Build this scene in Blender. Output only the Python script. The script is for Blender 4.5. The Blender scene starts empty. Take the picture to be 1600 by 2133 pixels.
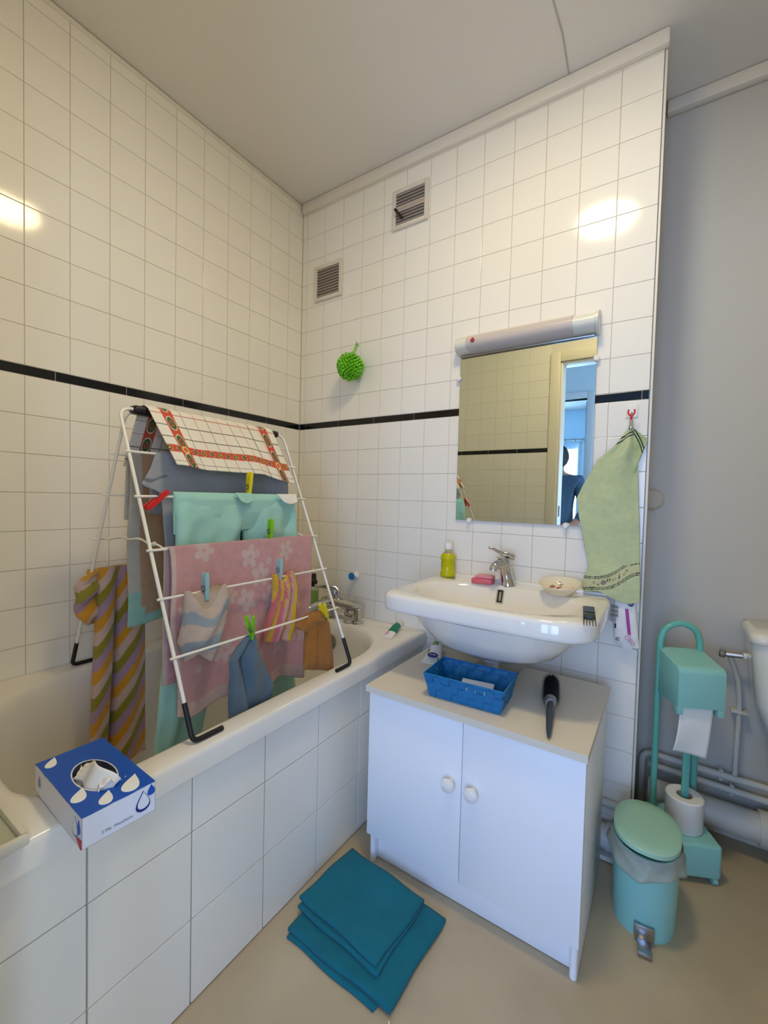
import bpy, bmesh, math, random
from math import sin, cos, pi, radians, sqrt, exp
from mathutils import Vector, Matrix, noise

random.seed(11)
S = bpy.context.scene
C = S.collection

# ------------------------------------------------------------------ camera
cd = bpy.data.cameras.new('camera')
cam = bpy.data.objects.new('camera', cd); C.objects.link(cam)
cd.sensor_fit = 'HORIZONTAL'; cd.sensor_width = 36.0
cd.lens = 36.0 * 895.74 / 1600.0
cd.clip_start = 0.02; cd.clip_end = 60
_r = Vector((0.83334643, 0.55218073, 0.02510316))
_u = Vector((-0.03976794, 0.01459639, 0.99910233))
_f = Vector((-0.55131864, 0.83359666, -0.03412294))
cam.matrix_world = Matrix(((_r.x, _u.x, -_f.x, 1.52675), (_r.y, _u.y, -_f.y, -1.53827),
                           (_r.z, _u.z, -_f.z, 1.09701), (0, 0, 0, 1)))
S.camera = cam

# ------------------------------------------------------------------ world, daylight, exposure
LAMP = 56.0          # radiance of the ceiling lamp's glass
LAMP_COL = (1.0, 0.817, 0.48)
DAY = 110.0           # watts of the window's daylight
HALL_FILL = 43.0
END_FILL = 42.0
w = bpy.data.worlds.new('world'); S.world = w; w.use_nodes = True
bg = w.node_tree.nodes['Background']
bg.inputs[0].default_value = (0.62, 0.79, 1.0, 1); bg.inputs[1].default_value = 1.2
def area(name, loc, direction, sx, sy, watts, col):
    l = bpy.data.lights.new(name, 'AREA'); l.shape = 'RECTANGLE'; l.size = sx; l.size_y = sy
    l.energy = watts; l.color = col
    o = bpy.data.objects.new(name, l); C.objects.link(o)
    o.location = loc; o.rotation_euler = Vector(direction).to_track_quat('-Z', 'Y').to_euler()
    return o
area('bedroom_window_daylight', (-0.25, -5.60, 1.38), (0, 1, 0), 1.50, 1.15, DAY, (0.36, 0.62, 1.0))
area('hall_added_fill', (1.66, -2.97, 1.00), (0, 1, 0), 0.84, 1.40, HALL_FILL, (0.34, 0.53, 1.0))  # added fill, no such source seen; puts blue light on the cabinet front
area('hall_end_added_fill', (3.36, -2.10, 1.45), (-1, 0, 0), 0.9, 1.3, END_FILL, (0.56, 0.72, 1.0))  # added fill from the unseen hall end, lifts left wall and tub panel
S.view_settings.view_transform = 'Standard'; S.view_settings.look = 'None'
S.view_settings.exposure = 0.10; S.view_settings.gamma = 1.0; S.view_settings.use_curve_mapping = False
S.cycles.use_denoising = True
S.cycles.max_bounces = 10; S.cycles.diffuse_bounces = 6; S.cycles.glossy_bounces = 6
S.cycles.transparent_max_bounces = 12; S.cycles.sample_clamp_indirect = 6.0
S.cycles.caustics_reflective = False; S.cycles.caustics_refractive = False

# ------------------------------------------------------------------ helpers
def lin(c):
    if isinstance(c, str):
        c = tuple(int(c[i:i+2], 16) / 255 for i in (0, 2, 4))
    return tuple(x / 12.92 if x <= .04045 else ((x + .055) / 1.055) ** 2.4 for x in c)

MATS = {}
def mat(name, col='cccccc', rough=.5, metal=0.0, spec=.5, coat=0.0, bump=None, trans=0.0, ior=1.45,
        alpha=1.0, sheen=0.0, attr=False, vary=None, emit=None, sss=0.0):
    if name in MATS: return MATS[name]
    m = bpy.data.materials.new(name); m.use_nodes = True
    nt = m.node_tree; b = nt.nodes['Principled BSDF']
    c = lin(col)
    b.inputs['Base Color'].default_value = (*c, 1); b.inputs['Roughness'].default_value = rough
    b.inputs['Metallic'].default_value = metal; b.inputs['Specular IOR Level'].default_value = spec
    b.inputs['Coat Weight'].default_value = coat; b.inputs['Coat Roughness'].default_value = .05
    b.inputs['Transmission Weight'].default_value = trans; b.inputs['IOR'].default_value = ior
    b.inputs['Alpha'].default_value = alpha; b.inputs['Sheen Weight'].default_value = sheen
    if sss:
        b.inputs['Subsurface Weight'].default_value = sss; b.inputs['Subsurface Scale'].default_value = .01
    tc = nt.nodes.new('ShaderNodeTexCoord')
    src = None
    if attr:
        a = nt.nodes.new('ShaderNodeAttribute'); a.attribute_name = 'Col'; src = a.outputs['Color']
    if vary:
        sc, amt = vary
        n = nt.nodes.new('ShaderNodeTexNoise'); n.inputs['Scale'].default_value = sc; n.inputs['Detail'].default_value = 6
        nt.links.new(tc.outputs['Object'], n.inputs['Vector'])
        r = nt.nodes.new('ShaderNodeMapRange'); r.inputs[1].default_value = .3; r.inputs[2].default_value = .7
        r.inputs[3].default_value = 1 - amt; r.inputs[4].default_value = 1 + amt
        nt.links.new(n.outputs['Fac'], r.inputs[0])
        mx = nt.nodes.new('ShaderNodeMix'); mx.data_type = 'RGBA'; mx.blend_type = 'MULTIPLY'; mx.inputs['Factor'].default_value = 1
        if src: nt.links.new(src, mx.inputs['A'])
        else: mx.inputs['A'].default_value = (*c, 1)
        nt.links.new(r.outputs[0], mx.inputs['B'])
        src = mx.outputs['Result']
    if src: nt.links.new(src, b.inputs['Base Color'])
    if bump:
        sc, st, dist = bump
        n = nt.nodes.new('ShaderNodeTexNoise'); n.inputs['Scale'].default_value = sc; n.inputs['Detail'].default_value = 3
        nt.links.new(tc.outputs['Object'], n.inputs['Vector'])
        bp = nt.nodes.new('ShaderNodeBump'); bp.inputs['Strength'].default_value = st; bp.inputs['Distance'].default_value = dist
        nt.links.new(n.outputs['Fac'], bp.inputs['Height']); nt.links.new(bp.outputs[0], b.inputs['Normal'])
    if emit:
        ec, es = emit
        b.inputs['Emission Color'].default_value = (*ec, 1); b.inputs['Emission Strength'].default_value = es
    MATS[name] = m
    return m

TERRY = (900, .9, .0025)
WEAVE = (1500, .35, .0008)
# surfaces
mat('tile_glaze', 'efebe0', .09, spec=.36, vary=(.9, .02), bump=(9, .035, .01))
mat('grout', 'c2b7a5', .8, bump=(300, .3, .001))
mat('grout_panel', 'b3a695', .85)
mat('black_tile', '0a0a0c', .12)
mat('ceiling_paint', 'e0dcd5', .85, bump=(120, .12, .002))
mat('wall_paint', 'e2e5e8', .8, bump=(160, .15, .002))
mat('hall_paint_blue_lit', 'cfe4f4', .8, bump=(160, .15, .002))  # white walls; the blue of the daylight is put into the colour
mat('disc_beige', 'c2b7a4', .5)
mat('recess_paint', 'c8c5bd', .8, bump=(160, .15, .002))
mat('trim_paint', 'e2dccf', .45, bump=(40, .15, .003))
mat('frame_paint', 'e4ddca', .4)
mat('vinyl', 'b9a88a', .42, vary=(4.5, .10), bump=(60, .12, .001))
mat('bath_enamel', 'e8e4db', .10, vary=(1.2, .015))
mat('ceramic', 'eeebe4', .07, coat=.4)
mat('laminate', 'f3f4f8', .38, bump=(350, .05, .0005))
mat('laminate_top', 'ddd5c4', .42)
mat('laminate_edge', 'cdb7a8', .6)
mat('white_plastic', 'e9e6df', .35)
mat('white_gloss', 'eceae4', .12)
mat('chrome', 'c9c9cc', .10, metal=1)
mat('dull_chrome', 'a9a9ab', .28, metal=1)
mat('brass_dull', '8a7f6e', .35, metal=1)
mat('mirror', 'dfe6df', .004, metal=1)
mat('black_rubber', '151416', .45)
mat('black_gloss', '0e0e10', .2)
mat('rack_white', 'efeade', .3)
mat('diffuser', 'c6bcb5', .28, bump=(220, .15, .001))
mat('fixture_white', 'dcdcd2', .3)
mat('vent_grey', 'b9aca0', .55)
mat('vent_white', 'dbd4c6', .45)
mat('vent_dark', '978c80', .9)
mat('lamp_glass', 'fff4e0', .25, emit=(LAMP_COL, LAMP))
mat('mint_plastic', '8fcdc6', .28)
mat('mint_lid', 'a0ccb4', .35, bump=(200, .05, .0004))
mat('teal_paint', '6cbcae', .22)
mat('bag_film', 'c7d3c8', .35, trans=.35, alpha=.75)
mat('paper', 'eceae6', .85, bump=(300, .25, .001), sss=.1)
mat('tissue', 'efeae0', .85, bump=(200, .2, .001))
mat('card_white', 'dedde2', .5)
mat('card_blue', '0450b4', .42)
mat('print_white', 'efeee8', .5)
mat('print_grey', '8d8f98', .6)
mat('print_blue', '1a4fa8', .5)
mat('print_navy', '202a78', .5)
mat('print_red', 'c02038', .5)
mat('print_magenta', 'a63a92', .5)
mat('print_pink', 'd99ac0', .6)
mat('print_green', '0d7a58', .35)
mat('print_leaf', '7fa25a', .6)
mat('pipe_paint', 'd3d1ca', .45)
mat('basket_blue', '0c6ea6', .45, bump=(400, .3, .0008))
mat('bristle', '0b0b0d', .6)
mat('handle_grey', '3a4048', .22)
mat('soap_pink', 'd96878', .45, sss=.2)
mat('soap_top', 'e0909a', .45, sss=.2)
mat('cream_ceramic', 'e5dcc0', .15)
mat('yellow_liquid', 'e2e016', .06, trans=.35, ior=1.36)
mat('clear_plastic', 'f4f6f0', .05, trans=.9, ior=1.2)
mat('pale_bottle', 'c9d2bb', .25, trans=.2)
mat('green_puff', '6fc61c', .45, sss=.1)
mat('blue_plastic', '1277b8', .3)
mat('peg_yellow', 'e6d51f', .35)
mat('peg_red', 'd11f23', .35)
mat('peg_green', '82c61f', .35)
mat('peg_blue', '9cc3c4', .35)
mat('wire', '85878a', .35, metal=1)
mat('comb_black', '1b1e24', .3)
mat('comb_blue', '14265a', .3)
mat('ochre_terry', 'a86a14', .95, bump=TERRY, sheen=.25, vary=(30, .12))
mat('blue_terry', '587080', .95, bump=TERRY, sheen=.25, vary=(30, .10))
mat('teal_terry', '00697a', .95, bump=(700, .6, .002), sheen=.08, vary=(14, .10))
mat('terry_print', 'ffffff', .95, bump=TERRY, sheen=.2, attr=True, vary=(60, .06))
mat('cotton_print', 'ffffff', .9, bump=WEAVE, attr=True, vary=(9, .04))
mat('mint_cotton', 'a2d5c9', .9, bump=WEAVE, vary=(8, .05))
mat('white_cotton', 'eeebe4', .9, bump=WEAVE)
mat('skin', 'b98a74', .55, sss=.2)
mat('hair', '1d1613', .5, bump=(250, .6, .004))
mat('sweater', '46607c', .9, bump=(500, .6, .003))
mat('jeans', '8fb0d4', .85, bump=(500, .4, .002))
mat('curtain', 'dfe6ee', .9, trans=.0)
mat('door_paint', 'd4dbe4', .45)
mat('tray_white', 'd7d4c2', .4)
mat('tray_inner', 'b4b7a4', .35)
mat('rod_metal', '9a9a98', .3, metal=1)
mat('seam_paint', 'b5b1aa', .9)
mat('glass_pane', 'ffffff', .02, alpha=.05)

INV = {}
def root_inv(p):
    while p is not None:
        if p.name in INV: return INV[p.name]
        p = p.parent
    return None

def finish(bm, ang):
    bmesh.ops.recalc_face_normals(bm, faces=bm.faces)

def obj(name, bm, m, parent=None, ang=38, local=False, flat=False, origin=True):
    finish(bm, ang)
    me = bpy.data.meshes.new(name)
    loc = None
    if parent is not None:
        if not local:
            inv = root_inv(parent)
            if inv is not None: bm.transform(inv)
    elif origin and len(bm.verts):
        xs = [v.co.x for v in bm.verts]; ys = [v.co.y for v in bm.verts]; zs = [v.co.z for v in bm.verts]
        loc = Vector(((min(xs)+max(xs))/2, (min(ys)+max(ys))/2, min(zs)))
        bm.transform(Matrix.Translation(-loc))
    bm.to_mesh(me); bm.free()
    if not flat:
        me.shade_smooth(); me.set_sharp_from_angle(angle=radians(ang))
    o = bpy.data.objects.new(name, me); C.objects.link(o)
    if m: me.materials.append(MATS[m] if isinstance(m, str) else m)
    if loc is not None:
        o.location = loc; INV[o.name] = Matrix.Translation(-loc)
    if parent is not None: o.parent = parent
    return o

def tag(o, label, cat, group=None):
    o['label'] = label; o['category'] = cat
    if group: o['group'] = group
    return o

def thing(name, label, cat, loc=(0, 0, 0), rz=0.0, group=None):
    o = bpy.data.objects.new(name, None); C.objects.link(o)
    o.empty_display_size = .05
    o.location = loc; o.rotation_euler = (0, 0, rz)
    INV[o.name] = (Matrix.Translation(loc) @ Matrix.Rotation(rz, 4, 'Z')).inverted()
    return tag(o, label, cat, group)

def struct(o):
    o['kind'] = 'structure'; return o

def NB(): return bmesh.new()

def box(bm, lo, hi, bev=0.0, seg=2, mtx=None):
    r = bmesh.ops.create_cube(bm, size=1.0); vs = r['verts']
    lo = Vector(lo); hi = Vector(hi); c = (lo+hi)/2; d = hi-lo
    for v in vs: v.co = Vector((v.co.x*d.x, v.co.y*d.y, v.co.z*d.z)) + c
    if bev > 0:
        es = list({e for v in vs for e in v.link_edges})
        rr = bmesh.ops.bevel(bm, geom=es, offset=bev, segments=seg, affect='EDGES', profile=.5)
        vs = list({v for f in rr['faces'] for v in f.verts} | {v for v in vs if v.is_valid})
    if mtx is not None:
        for v in vs: v.co = mtx @ v.co
    return vs

def boxm(lo, hi, bev=0.0, seg=2, mtx=None):
    bm = NB(); box(bm, lo, hi, bev, seg, mtx); return bm

def rings(bm, rs, cap0=True, cap1=True, closed=True):
    vr = [[bm.verts.new(p) for p in r] for r in rs]
    n = len(vr[0])
    for a, b in zip(vr[:-1], vr[1:]):
        for i in range(n if closed else n-1):
            j = (i+1) % n
            try: bm.faces.new((a[i], a[j], b[j], b[i]))
            except ValueError: pass
    if cap0: bm.faces.new(list(reversed(vr[0])))
    if cap1: bm.faces.new(vr[-1])
    return vr

def fillet(pts, rad, n=5):
    pts = [Vector(p) for p in pts]; out = [pts[0]]
    for a, b, c in zip(pts[:-2], pts[1:-1], pts[2:]):
        d1 = (a-b); d2 = (c-b); r = min(rad, d1.length*.49, d2.length*.49)
        p0 = b + d1.normalized()*r; p1 = b + d2.normalized()*r
        for k in range(n+1):
            t = k/n; out.append(p0*(1-t)**2 + b*2*t*(1-t) + p1*t*t)
    out.append(pts[-1]); return out

def tube(bm, pts, r, n=10, cap=True, rfn=None):
    pts = [Vector(p) for p in pts]; rs = []; nrm = None
    for i, p in enumerate(pts):
        t = (pts[min(i+1, len(pts)-1)] - pts[max(i-1, 0)])
        if t.length < 1e-9: t = Vector((0, 0, 1))
        t.normalize()
        if nrm is None:
            nrm = t.orthogonal().normalized()
        else:
            nrm = (nrm - t*nrm.dot(t)).normalized()
        bi = t.cross(nrm); rr = rfn(i/(len(pts)-1)) if rfn else r
        rs.append([p + (nrm*cos(2*pi*k/n) + bi*sin(2*pi*k/n))*rr for k in range(n)])
    rings(bm, rs, cap, cap)

def lathe(bm, prof, center, n=32, axis=(0, 0, 1), sx=1.0, sy=1.0, cap0=True, cap1=True, rot=0.0):
    q = Vector((0, 0, 1)).rotation_difference(Vector(axis)); c = Vector(center)
    rs = []
    for r, z in prof:
        r = max(r, 1e-5)
        rs.append([c + q @ Vector((r*sx*cos(2*pi*k/n+rot), r*sy*sin(2*pi*k/n+rot), z)) for k in range(n)])
    rings(bm, rs, cap0, cap1)

def rrect(x0, x1, y0, y1, rx, ry, z, n=8):
    """rounded rectangle ring, counter-clockwise from +x side; rx, ry may be 4-tuples (corners ++, -+, --, +-)"""
    if not isinstance(rx, tuple): rx = (rx,)*4
    if not isinstance(ry, tuple): ry = (ry,)*4
    out = []
    for k, (cx, cy, a0) in enumerate(((x1, y1, 0), (x0, y1, pi/2), (x0, y0, pi), (x1, y0, 3*pi/2))):
        sx = 1 if k in (0, 3) else -1; sy = 1 if k in (0, 1) else -1
        ox = cx - sx*rx[k]; oy = cy - sy*ry[k]
        for i in range(n+1):
            a = a0 + pi/2*i/n
            out.append(Vector((ox+rx[k]*cos(a), oy+ry[k]*sin(a), z)))
    return out

def prism(bm, poly, n0, n1):
    """extrude polygon (list of Vector) from offset vector n0 to n1"""
    rings(bm, [[Vector(p)+Vector(n0) for p in poly], [Vector(p)+Vector(n1) for p in poly]])

def nz(x, y=0, z=0, s=1.0): return noise.noise(Vector((x*s, y*s, z*s)))

def cloth(name, f, nu, nv, m, parent=None, col=None, thick=.003, lab=None):
    bm = NB(); g = []
    lay = bm.verts.layers.float_color.new('Col') if col else None
    for j in range(nv+1):
        g.append([bm.verts.new(f(i/nu, j/nv)) for i in range(nu+1)])
    if lay:
        for j in range(nv+1):
            for i in range(nu+1):
                c = col(i/nu, j/nv); g[j][i][lay] = (*c, 1)
    for j in range(nv):
        for i in range(nu):
            bm.faces.new((g[j][i], g[j][i+1], g[j+1][i+1], g[j+1][i]))
    o = obj(name, bm, m, parent, ang=80)
    md = o.modifiers.new('thickness', 'SOLIDIFY'); md.thickness = thick; md.offset = 0
    return o

def lerp(a, b, t): return a + (b-a)*t
def smooth(t): t = max(0, min(1, t)); return t*t*(3-2*t)
def curve(pts, t):
    """piecewise smooth interpolation of (t, value) points"""
    if t <= pts[0][0]: return pts[0][1]
    for (a, va), (b, vb) in zip(pts[:-1], pts[1:]):
        if t <= b: return lerp(va, vb, (1-cos(pi*(t-a)/(b-a)))/2 if b > a else 1)
    return pts[-1][1]
def plin(pts, t):
    if t <= pts[0][0]: return pts[0][1]
    for (a, va), (b, vb) in zip(pts[:-1], pts[1:]):
        if t <= b: return lerp(va, vb, (t-a)/(b-a))
    return pts[-1][1]

def pouch(name, left, right, z, x, thick, m, parent=None, col=None, nv=36, n=36, fold=None, zoff=None):
    """flattened closed cloth bag hanging in the y-z plane"""
    bm = NB(); rs = []; uv = []
    lay = bm.verts.layers.float_color.new('Col') if col else None
    for j in range(nv+1):
        v = j/nv; l = left(v); r = right(v); ring = []; ru = []
        for k in range(n):
            a = 2*pi*k/n; u = .5-.5*cos(a)
            yy = l + (r-l)*u
            t = thick(v)*abs(sin(a))**.6
            xx = x(v) + (t if a < pi else -t)
            if fold: xx += fold(u, v)
            ring.append(Vector((xx, yy, z(v) + (zoff(u, v) if zoff else 0)))); ru.append((u, v))
        rs.append(ring); uv.append(ru)
    vr = rings(bm, rs)
    if col:
        for ring, ru in zip(vr, uv):
            for vt, (u, v) in zip(ring, ru): vt[lay] = (*col(u, v), 1)
    return obj(name, bm, m, parent, ang=80)

def text_mesh(body, size, mtx, name, m, parent, depth=.0002):
    cu = bpy.data.curves.new('t', 'FONT'); cu.body = body; cu.size = size; cu.align_x = 'CENTER'; cu.align_y = 'CENTER'
    cu.extrude = depth; cu.resolution_u = 3
    to = bpy.data.objects.new('t', cu); C.objects.link(to)
    dg = bpy.context.evaluated_depsgraph_get()
    me = bpy.data.meshes.new_from_object(to.evaluated_get(dg))
    bpy.data.objects.remove(to); bpy.data.curves.remove(cu)
    bm = NB(); bm.from_mesh(me); bpy.data.meshes.remove(me)
    bm.transform(mtx)
    return obj(name, bm, m, parent, flat=True)

def frame_mtx(o, ex, ey):
    ex = Vector(ex).normalized(); ey = Vector(ey); ey = (ey-ex*ey.dot(ex)).normalized(); ez = ex.cross(ey)
    o = Vector(o)
    return Matrix(((ex.x, ey.x, ez.x, o.x), (ex.y, ey.y, ez.y, o.y), (ex.z, ey.z, ez.z, o.z), (0, 0, 0, 1)))

def copy_tree(o, parent=None):
    c = o.copy(); C.objects.link(c); c.parent = parent
    for ch in list(o.children): copy_tree(ch, c)
    return c

# ------------------------------------------------------------------ room shell
CEIL = 2.485; BANDT = 1.4432; BANDH = .0278; P = .11; YF = -1.40; YR = .28; XR = 2.25
WL = 1.4646
bm = NB(); box(bm, (-.2, -5.7, -.1), (3.4, .4, 0)); floor = struct(obj('floor', bm, 'vinyl', origin=False))
bm = NB(); box(bm, (-.3, -5.7, CEIL), (3.4, .4, CEIL+.1)); ceiling = struct(obj('ceiling', bm, 'ceiling_paint', origin=False))
bm = NB(); tube(bm, [(1.2015, -1.35, CEIL-.0005), (1.204, -.27, CEIL-.0005), (1.2084, -.16, CEIL-.0005), (1.201, -.02, CEIL-.0005)], .0025, 6)
obj('seam', bm, 'seam_paint', ceiling)
G = -.0021   # tiles stand this far out of the grout bed
wall_left = struct(obj('wall_left', boxm((-.12, YF, 0), (-G, .02, CEIL)), 'grout', origin=False))
wall_back = struct(obj('wall_back', boxm((-.12, G, 0), (WL-.004, YR+.02, CEIL)), 'grout', origin=False))
wall_recess = struct(obj('wall_recess', boxm((WL-.05, YR, 0), (XR+.1, YR+.12, CEIL)), 'recess_paint', origin=False))
bm = NB(); box(bm, (WL-.003, .004, 0), (WL+.001, YR, CEIL)); obj('return_panel', bm, 'recess_paint', wall_back)
wall_right = struct(obj('wall_right', boxm((XR, YF, 0), (XR+.1, YR, CEIL)), 'wall_paint', origin=False))

DX0, DX1, DZ = .92, 1.75, 1.985
bm = NB()
box(bm, (-.12, YF-.10, 0), (DX0, YF-G, CEIL)); box(bm, (DX1, YF-.10, 0), (XR+.1, YF-G, CEIL))
box(bm, (DX0, YF-.10, DZ), (DX1, YF-G, CEIL))
wall_front = struct(obj('wall_front', bm, 'trim_paint', origin=False))
# the bathroom doorway's casing
d1 = bpy.data.objects.new('door_1', None); C.objects.link(d1); d1['kind'] = 'structure'; d1.location = ((DX0+DX1)/2, YF, 0)
INV[d1.name] = Matrix.Translation(-Vector(d1.location))
for nm, lo, hi in (('casing', (DX0-.06, YF-G, 0), (DX0, YF+.018, DZ+.06)), ('casing', (DX1, YF-G, 0), (DX1+.06, YF+.018, DZ+.06)),
                   ('casing', (DX0, YF-G, DZ), (DX1, YF+.018, DZ+.06)),
                   ('jamb', (DX0, YF-.11, 0), (DX0+.012, YF+.005, DZ)), ('jamb', (DX1-.012, YF-.11, 0), (DX1, YF+.005, DZ)),
                   ('jamb', (DX0+.012, YF-.11, DZ-.012), (DX1-.012, YF+.005, DZ))):
    obj(nm, boxm(lo, hi, .004), 'frame_paint', d1)
bm = NB(); tube(bm, [(DX0+.013, YF-.03, 1.0), (DX0+.013, YF-.03, 1.07)], .006, 8); obj('hinge', bm, 'dull_chrome', d1)

# tiles, one by one, sharing meshes
def tile_mesh(name, w, h, t=.007, m='tile_glaze'):
    bm = boxm((-w/2, -t/2, -h/2), (w/2, t/2, h/2), .0009, 2)
    finish(bm, 30); me = bpy.data.meshes.new(name); bm.to_mesh(me); bm.free()
    me.materials.append(MATS[m]); return me
TW = P - .0017
TM = tile_mesh('tile', TW, TW)
BM_ = tile_mesh('band_tile', .1985, BANDH-.002, .007, 'black_tile')
def put_tile(me, full, a0, a1, z0, z1, wall, place):
    """place(a) -> (x, y, rotz) of a tile's centre at distance a along the wall"""
    gw = .0017 if me is TM else .0015
    w_, h_ = (a1-a0)-gw, (z1-z0)-(.0017 if me is TM else .0015)
    if w_ < .004 or h_ < .004: return
    x, y, rz = place((a0+a1)/2)
    o = bpy.data.objects.new('tile' if me is TM else 'band_tile', me); C.objects.link(o)
    o.parent = wall; o.location = (x, y, (z0+z1)/2)
    j = .0022
    o.rotation_euler = (random.uniform(-j, j), 0, rz+random.uniform(-j, j))
    o.scale = (w_/full[0], 1, h_/full[1])
rows = [(BANDT+P*k, min(BANDT+P*(k+1), CEIL-.012)) for k in range(10)]
zb = BANDT-BANDH
rows_low = [(max(zb-P*(k+1), 0.0), zb-P*k) for k in range(13)]
def tile_wall(wall, edges, place, zmin, band_edges, hide=None):
    for a0, a1 in zip(edges[:-1], edges[1:]):
        for z0, z1 in rows + rows_low:
            if z1 < zmin: continue
            if hide and hide(a0, a1, z0, z1): continue
            put_tile(TM, (TW, TW), a0, a1, z0, z1, wall, place)
    for a0, a1 in zip(band_edges[:-1], band_edges[1:]):
        put_tile(BM_, (.1985, BANDH-.002), a0, a1, zb, BANDT, wall, place)
e_back = [.004] + [.0346+P*i for i in range(14)]
b_back = [.004] + [.045+.2*i for i in range(8)] ; b_back.append(WL-.001)
tile_wall(wall_back, e_back, lambda a: (a, .0, 0), 0, b_back,
          lambda a0, a1, z0, z1: (a1 < .72 and z1 < .50) or (a0 > .82 and a1 < 1.37 and z1 < .50))
e_left = [.004] + [.0929+P*i for i in range(12)] + [1.396]
b_left = [.004] + [.01+.2*i for i in range(7)] + [1.396]
tile_wall(wall_left, e_left, lambda a: (0.0, -a, pi/2), .52, b_left)
e_front = [.004] + [.065+P*i for i in range(8)] ; e_front[-1] = DX0-.062
b_front = [.004, .06, .26, .46, .66, DX0-.062]
tile_wall(wall_front, e_front, lambda a: (a, YF, pi), .52, b_front)

# cornices and trims
def trim(n, pts_lo_hi, m='trim_paint'):
    bm = NB()
    for lo, hi in pts_lo_hi: box(bm, lo, hi, .006, 2)
    return struct(obj('trim_%d' % n, bm, m, origin=False))
trim(1, [((.012, -.024, CEIL-.048), (WL+.012, .002, CEIL-.001))])
trim(2, [((-.002, YF, CEIL-.018), (.010, -.0, CEIL-.001))])
trim(3, [((WL+.003, YR-.03, CEIL-.045), (XR-.001, YR-.0005, CEIL-.001))])
trim(4, [((WL+.0015, -.006, .0), (WL+.008, .006, CEIL-.05))], 'trim_paint')
struct(obj('baseboard_recess', boxm((WL+.012, YR-.016, 0), (XR-.001, YR-.0005, .06), .004), 'trim_paint', origin=False))

# ------------------------------------------------------------------ hall and bedroom beyond the door (seen in the mirror, except two added windows)
HY = -2.80
bm = NB()
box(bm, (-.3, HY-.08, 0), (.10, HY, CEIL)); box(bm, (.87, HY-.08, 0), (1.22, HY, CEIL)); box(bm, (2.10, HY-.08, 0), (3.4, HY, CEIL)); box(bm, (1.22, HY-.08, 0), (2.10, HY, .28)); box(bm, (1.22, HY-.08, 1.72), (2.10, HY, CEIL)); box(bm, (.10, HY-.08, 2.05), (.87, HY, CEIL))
struct(obj('wall_hall', bm, 'hall_paint_blue_lit', origin=False))
struct(obj('wall_hall_left', boxm((-.3, HY, 0), (-.2, YF-.10, CEIL)), 'hall_paint_blue_lit', origin=False))
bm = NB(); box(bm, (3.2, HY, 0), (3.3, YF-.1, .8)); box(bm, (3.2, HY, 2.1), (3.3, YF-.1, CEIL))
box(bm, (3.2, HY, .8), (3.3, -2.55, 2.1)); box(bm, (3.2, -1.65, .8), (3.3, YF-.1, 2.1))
struct(obj('wall_hall_right', bm, 'hall_paint_blue_lit', origin=False))
struct(obj('wall_hall_front', boxm((XR+.1, YF-.1, 0), (3.4, YF, CEIL)), 'hall_paint_blue_lit', origin=False))
d2 = bpy.data.objects.new('door_2', None); C.objects.link(d2); d2['kind'] = 'structure'; d2.location = (.48, HY, 0)
INV[d2.name] = Matrix.Translation(-Vector(d2.location))
for lo, hi in (((.04, HY-.09, 0), (.10, HY+.018, 2.11)), ((.87, HY-.09, 0), (.93, HY+.018, 2.11)), ((.10, HY-.09, 2.05), (.87, HY+.018, 2.11))):
    obj('casing', boxm(lo, hi, .004), 'door_paint', d2)
lf = obj('leaf', boxm((.845, -3.60, .01), (.880, HY-.095, 2.04), .003), 'door_paint', d2)
bm = NB(); tube(bm, fillet([(.845, -3.53, 1.03), (.805, -3.53, 1.03), (.805, -3.42, 1.03)], .012), .009, 8); obj('handle', bm, 'dull_chrome', lf)
bm = NB()
WX0, WX1, WZ0, WZ1, WY = -1.0, .50, .80, 1.95, -5.5
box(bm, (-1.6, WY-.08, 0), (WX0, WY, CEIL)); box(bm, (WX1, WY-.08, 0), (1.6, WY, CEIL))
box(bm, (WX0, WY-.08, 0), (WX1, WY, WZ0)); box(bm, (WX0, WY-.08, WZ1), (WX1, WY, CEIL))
struct(obj('wall_bedroom', bm, 'hall_paint_blue_lit', origin=False))
struct(obj('wall_bedroom_left', boxm((-1.6, WY, 0), (-1.5, HY-.08, CEIL)), 'hall_paint_blue_lit', origin=False))
struct(obj('wall_bedroom_right', boxm((1.5, WY, 0), (1.6, HY-.08, CEIL)), 'hall_paint_blue_lit', origin=False))
struct(obj('wall_bedroom_front', boxm((-1.6, HY-.08, 0), (-.3, HY, CEIL)), 'hall_paint_blue_lit', origin=False))
struct(obj('floor_bedroom', boxm((-1.6, -5.7, -.1), (-.2, HY, 0)), 'vinyl', origin=False))
struct(obj('ceiling_bedroom', boxm((-1.6, -5.7, CEIL), (-.3, HY, CEIL+.1)), 'ceiling_paint', origin=False))
w1 = bpy.data.objects.new('window_1', None); C.objects.link(w1); w1['kind'] = 'structure'; w1.location = ((WX0+WX1)/2, WY, WZ0)
INV[w1.name] = Matrix.Translation(-Vector(w1.location))
for lo, hi in (((WX0, WY-.07, WZ0), (WX0+.05, WY-.01, WZ1)), ((WX1-.05, WY-.07, WZ0), (WX1, WY-.01, WZ1)),
               ((WX0+.05, WY-.07, WZ0), (WX1-.05, WY-.01, WZ0+.05)), ((WX0+.05, WY-.07, WZ1-.05), (WX1-.05, WY-.01, WZ1)),
               ((-.29, WY-.07, WZ0+.05), (-.21, WY-.01, WZ1-.05))):
    obj('frame_bar', boxm(lo, hi, .004), 'door_paint', w1)
for a, b in ((WX0+.05, -.29), (-.21, WX1-.05)):
    obj('pane', boxm((a, WY-.045, WZ0+.05), (b, WY-.041, WZ1-.05)), 'glass_pane', w1)
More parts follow.
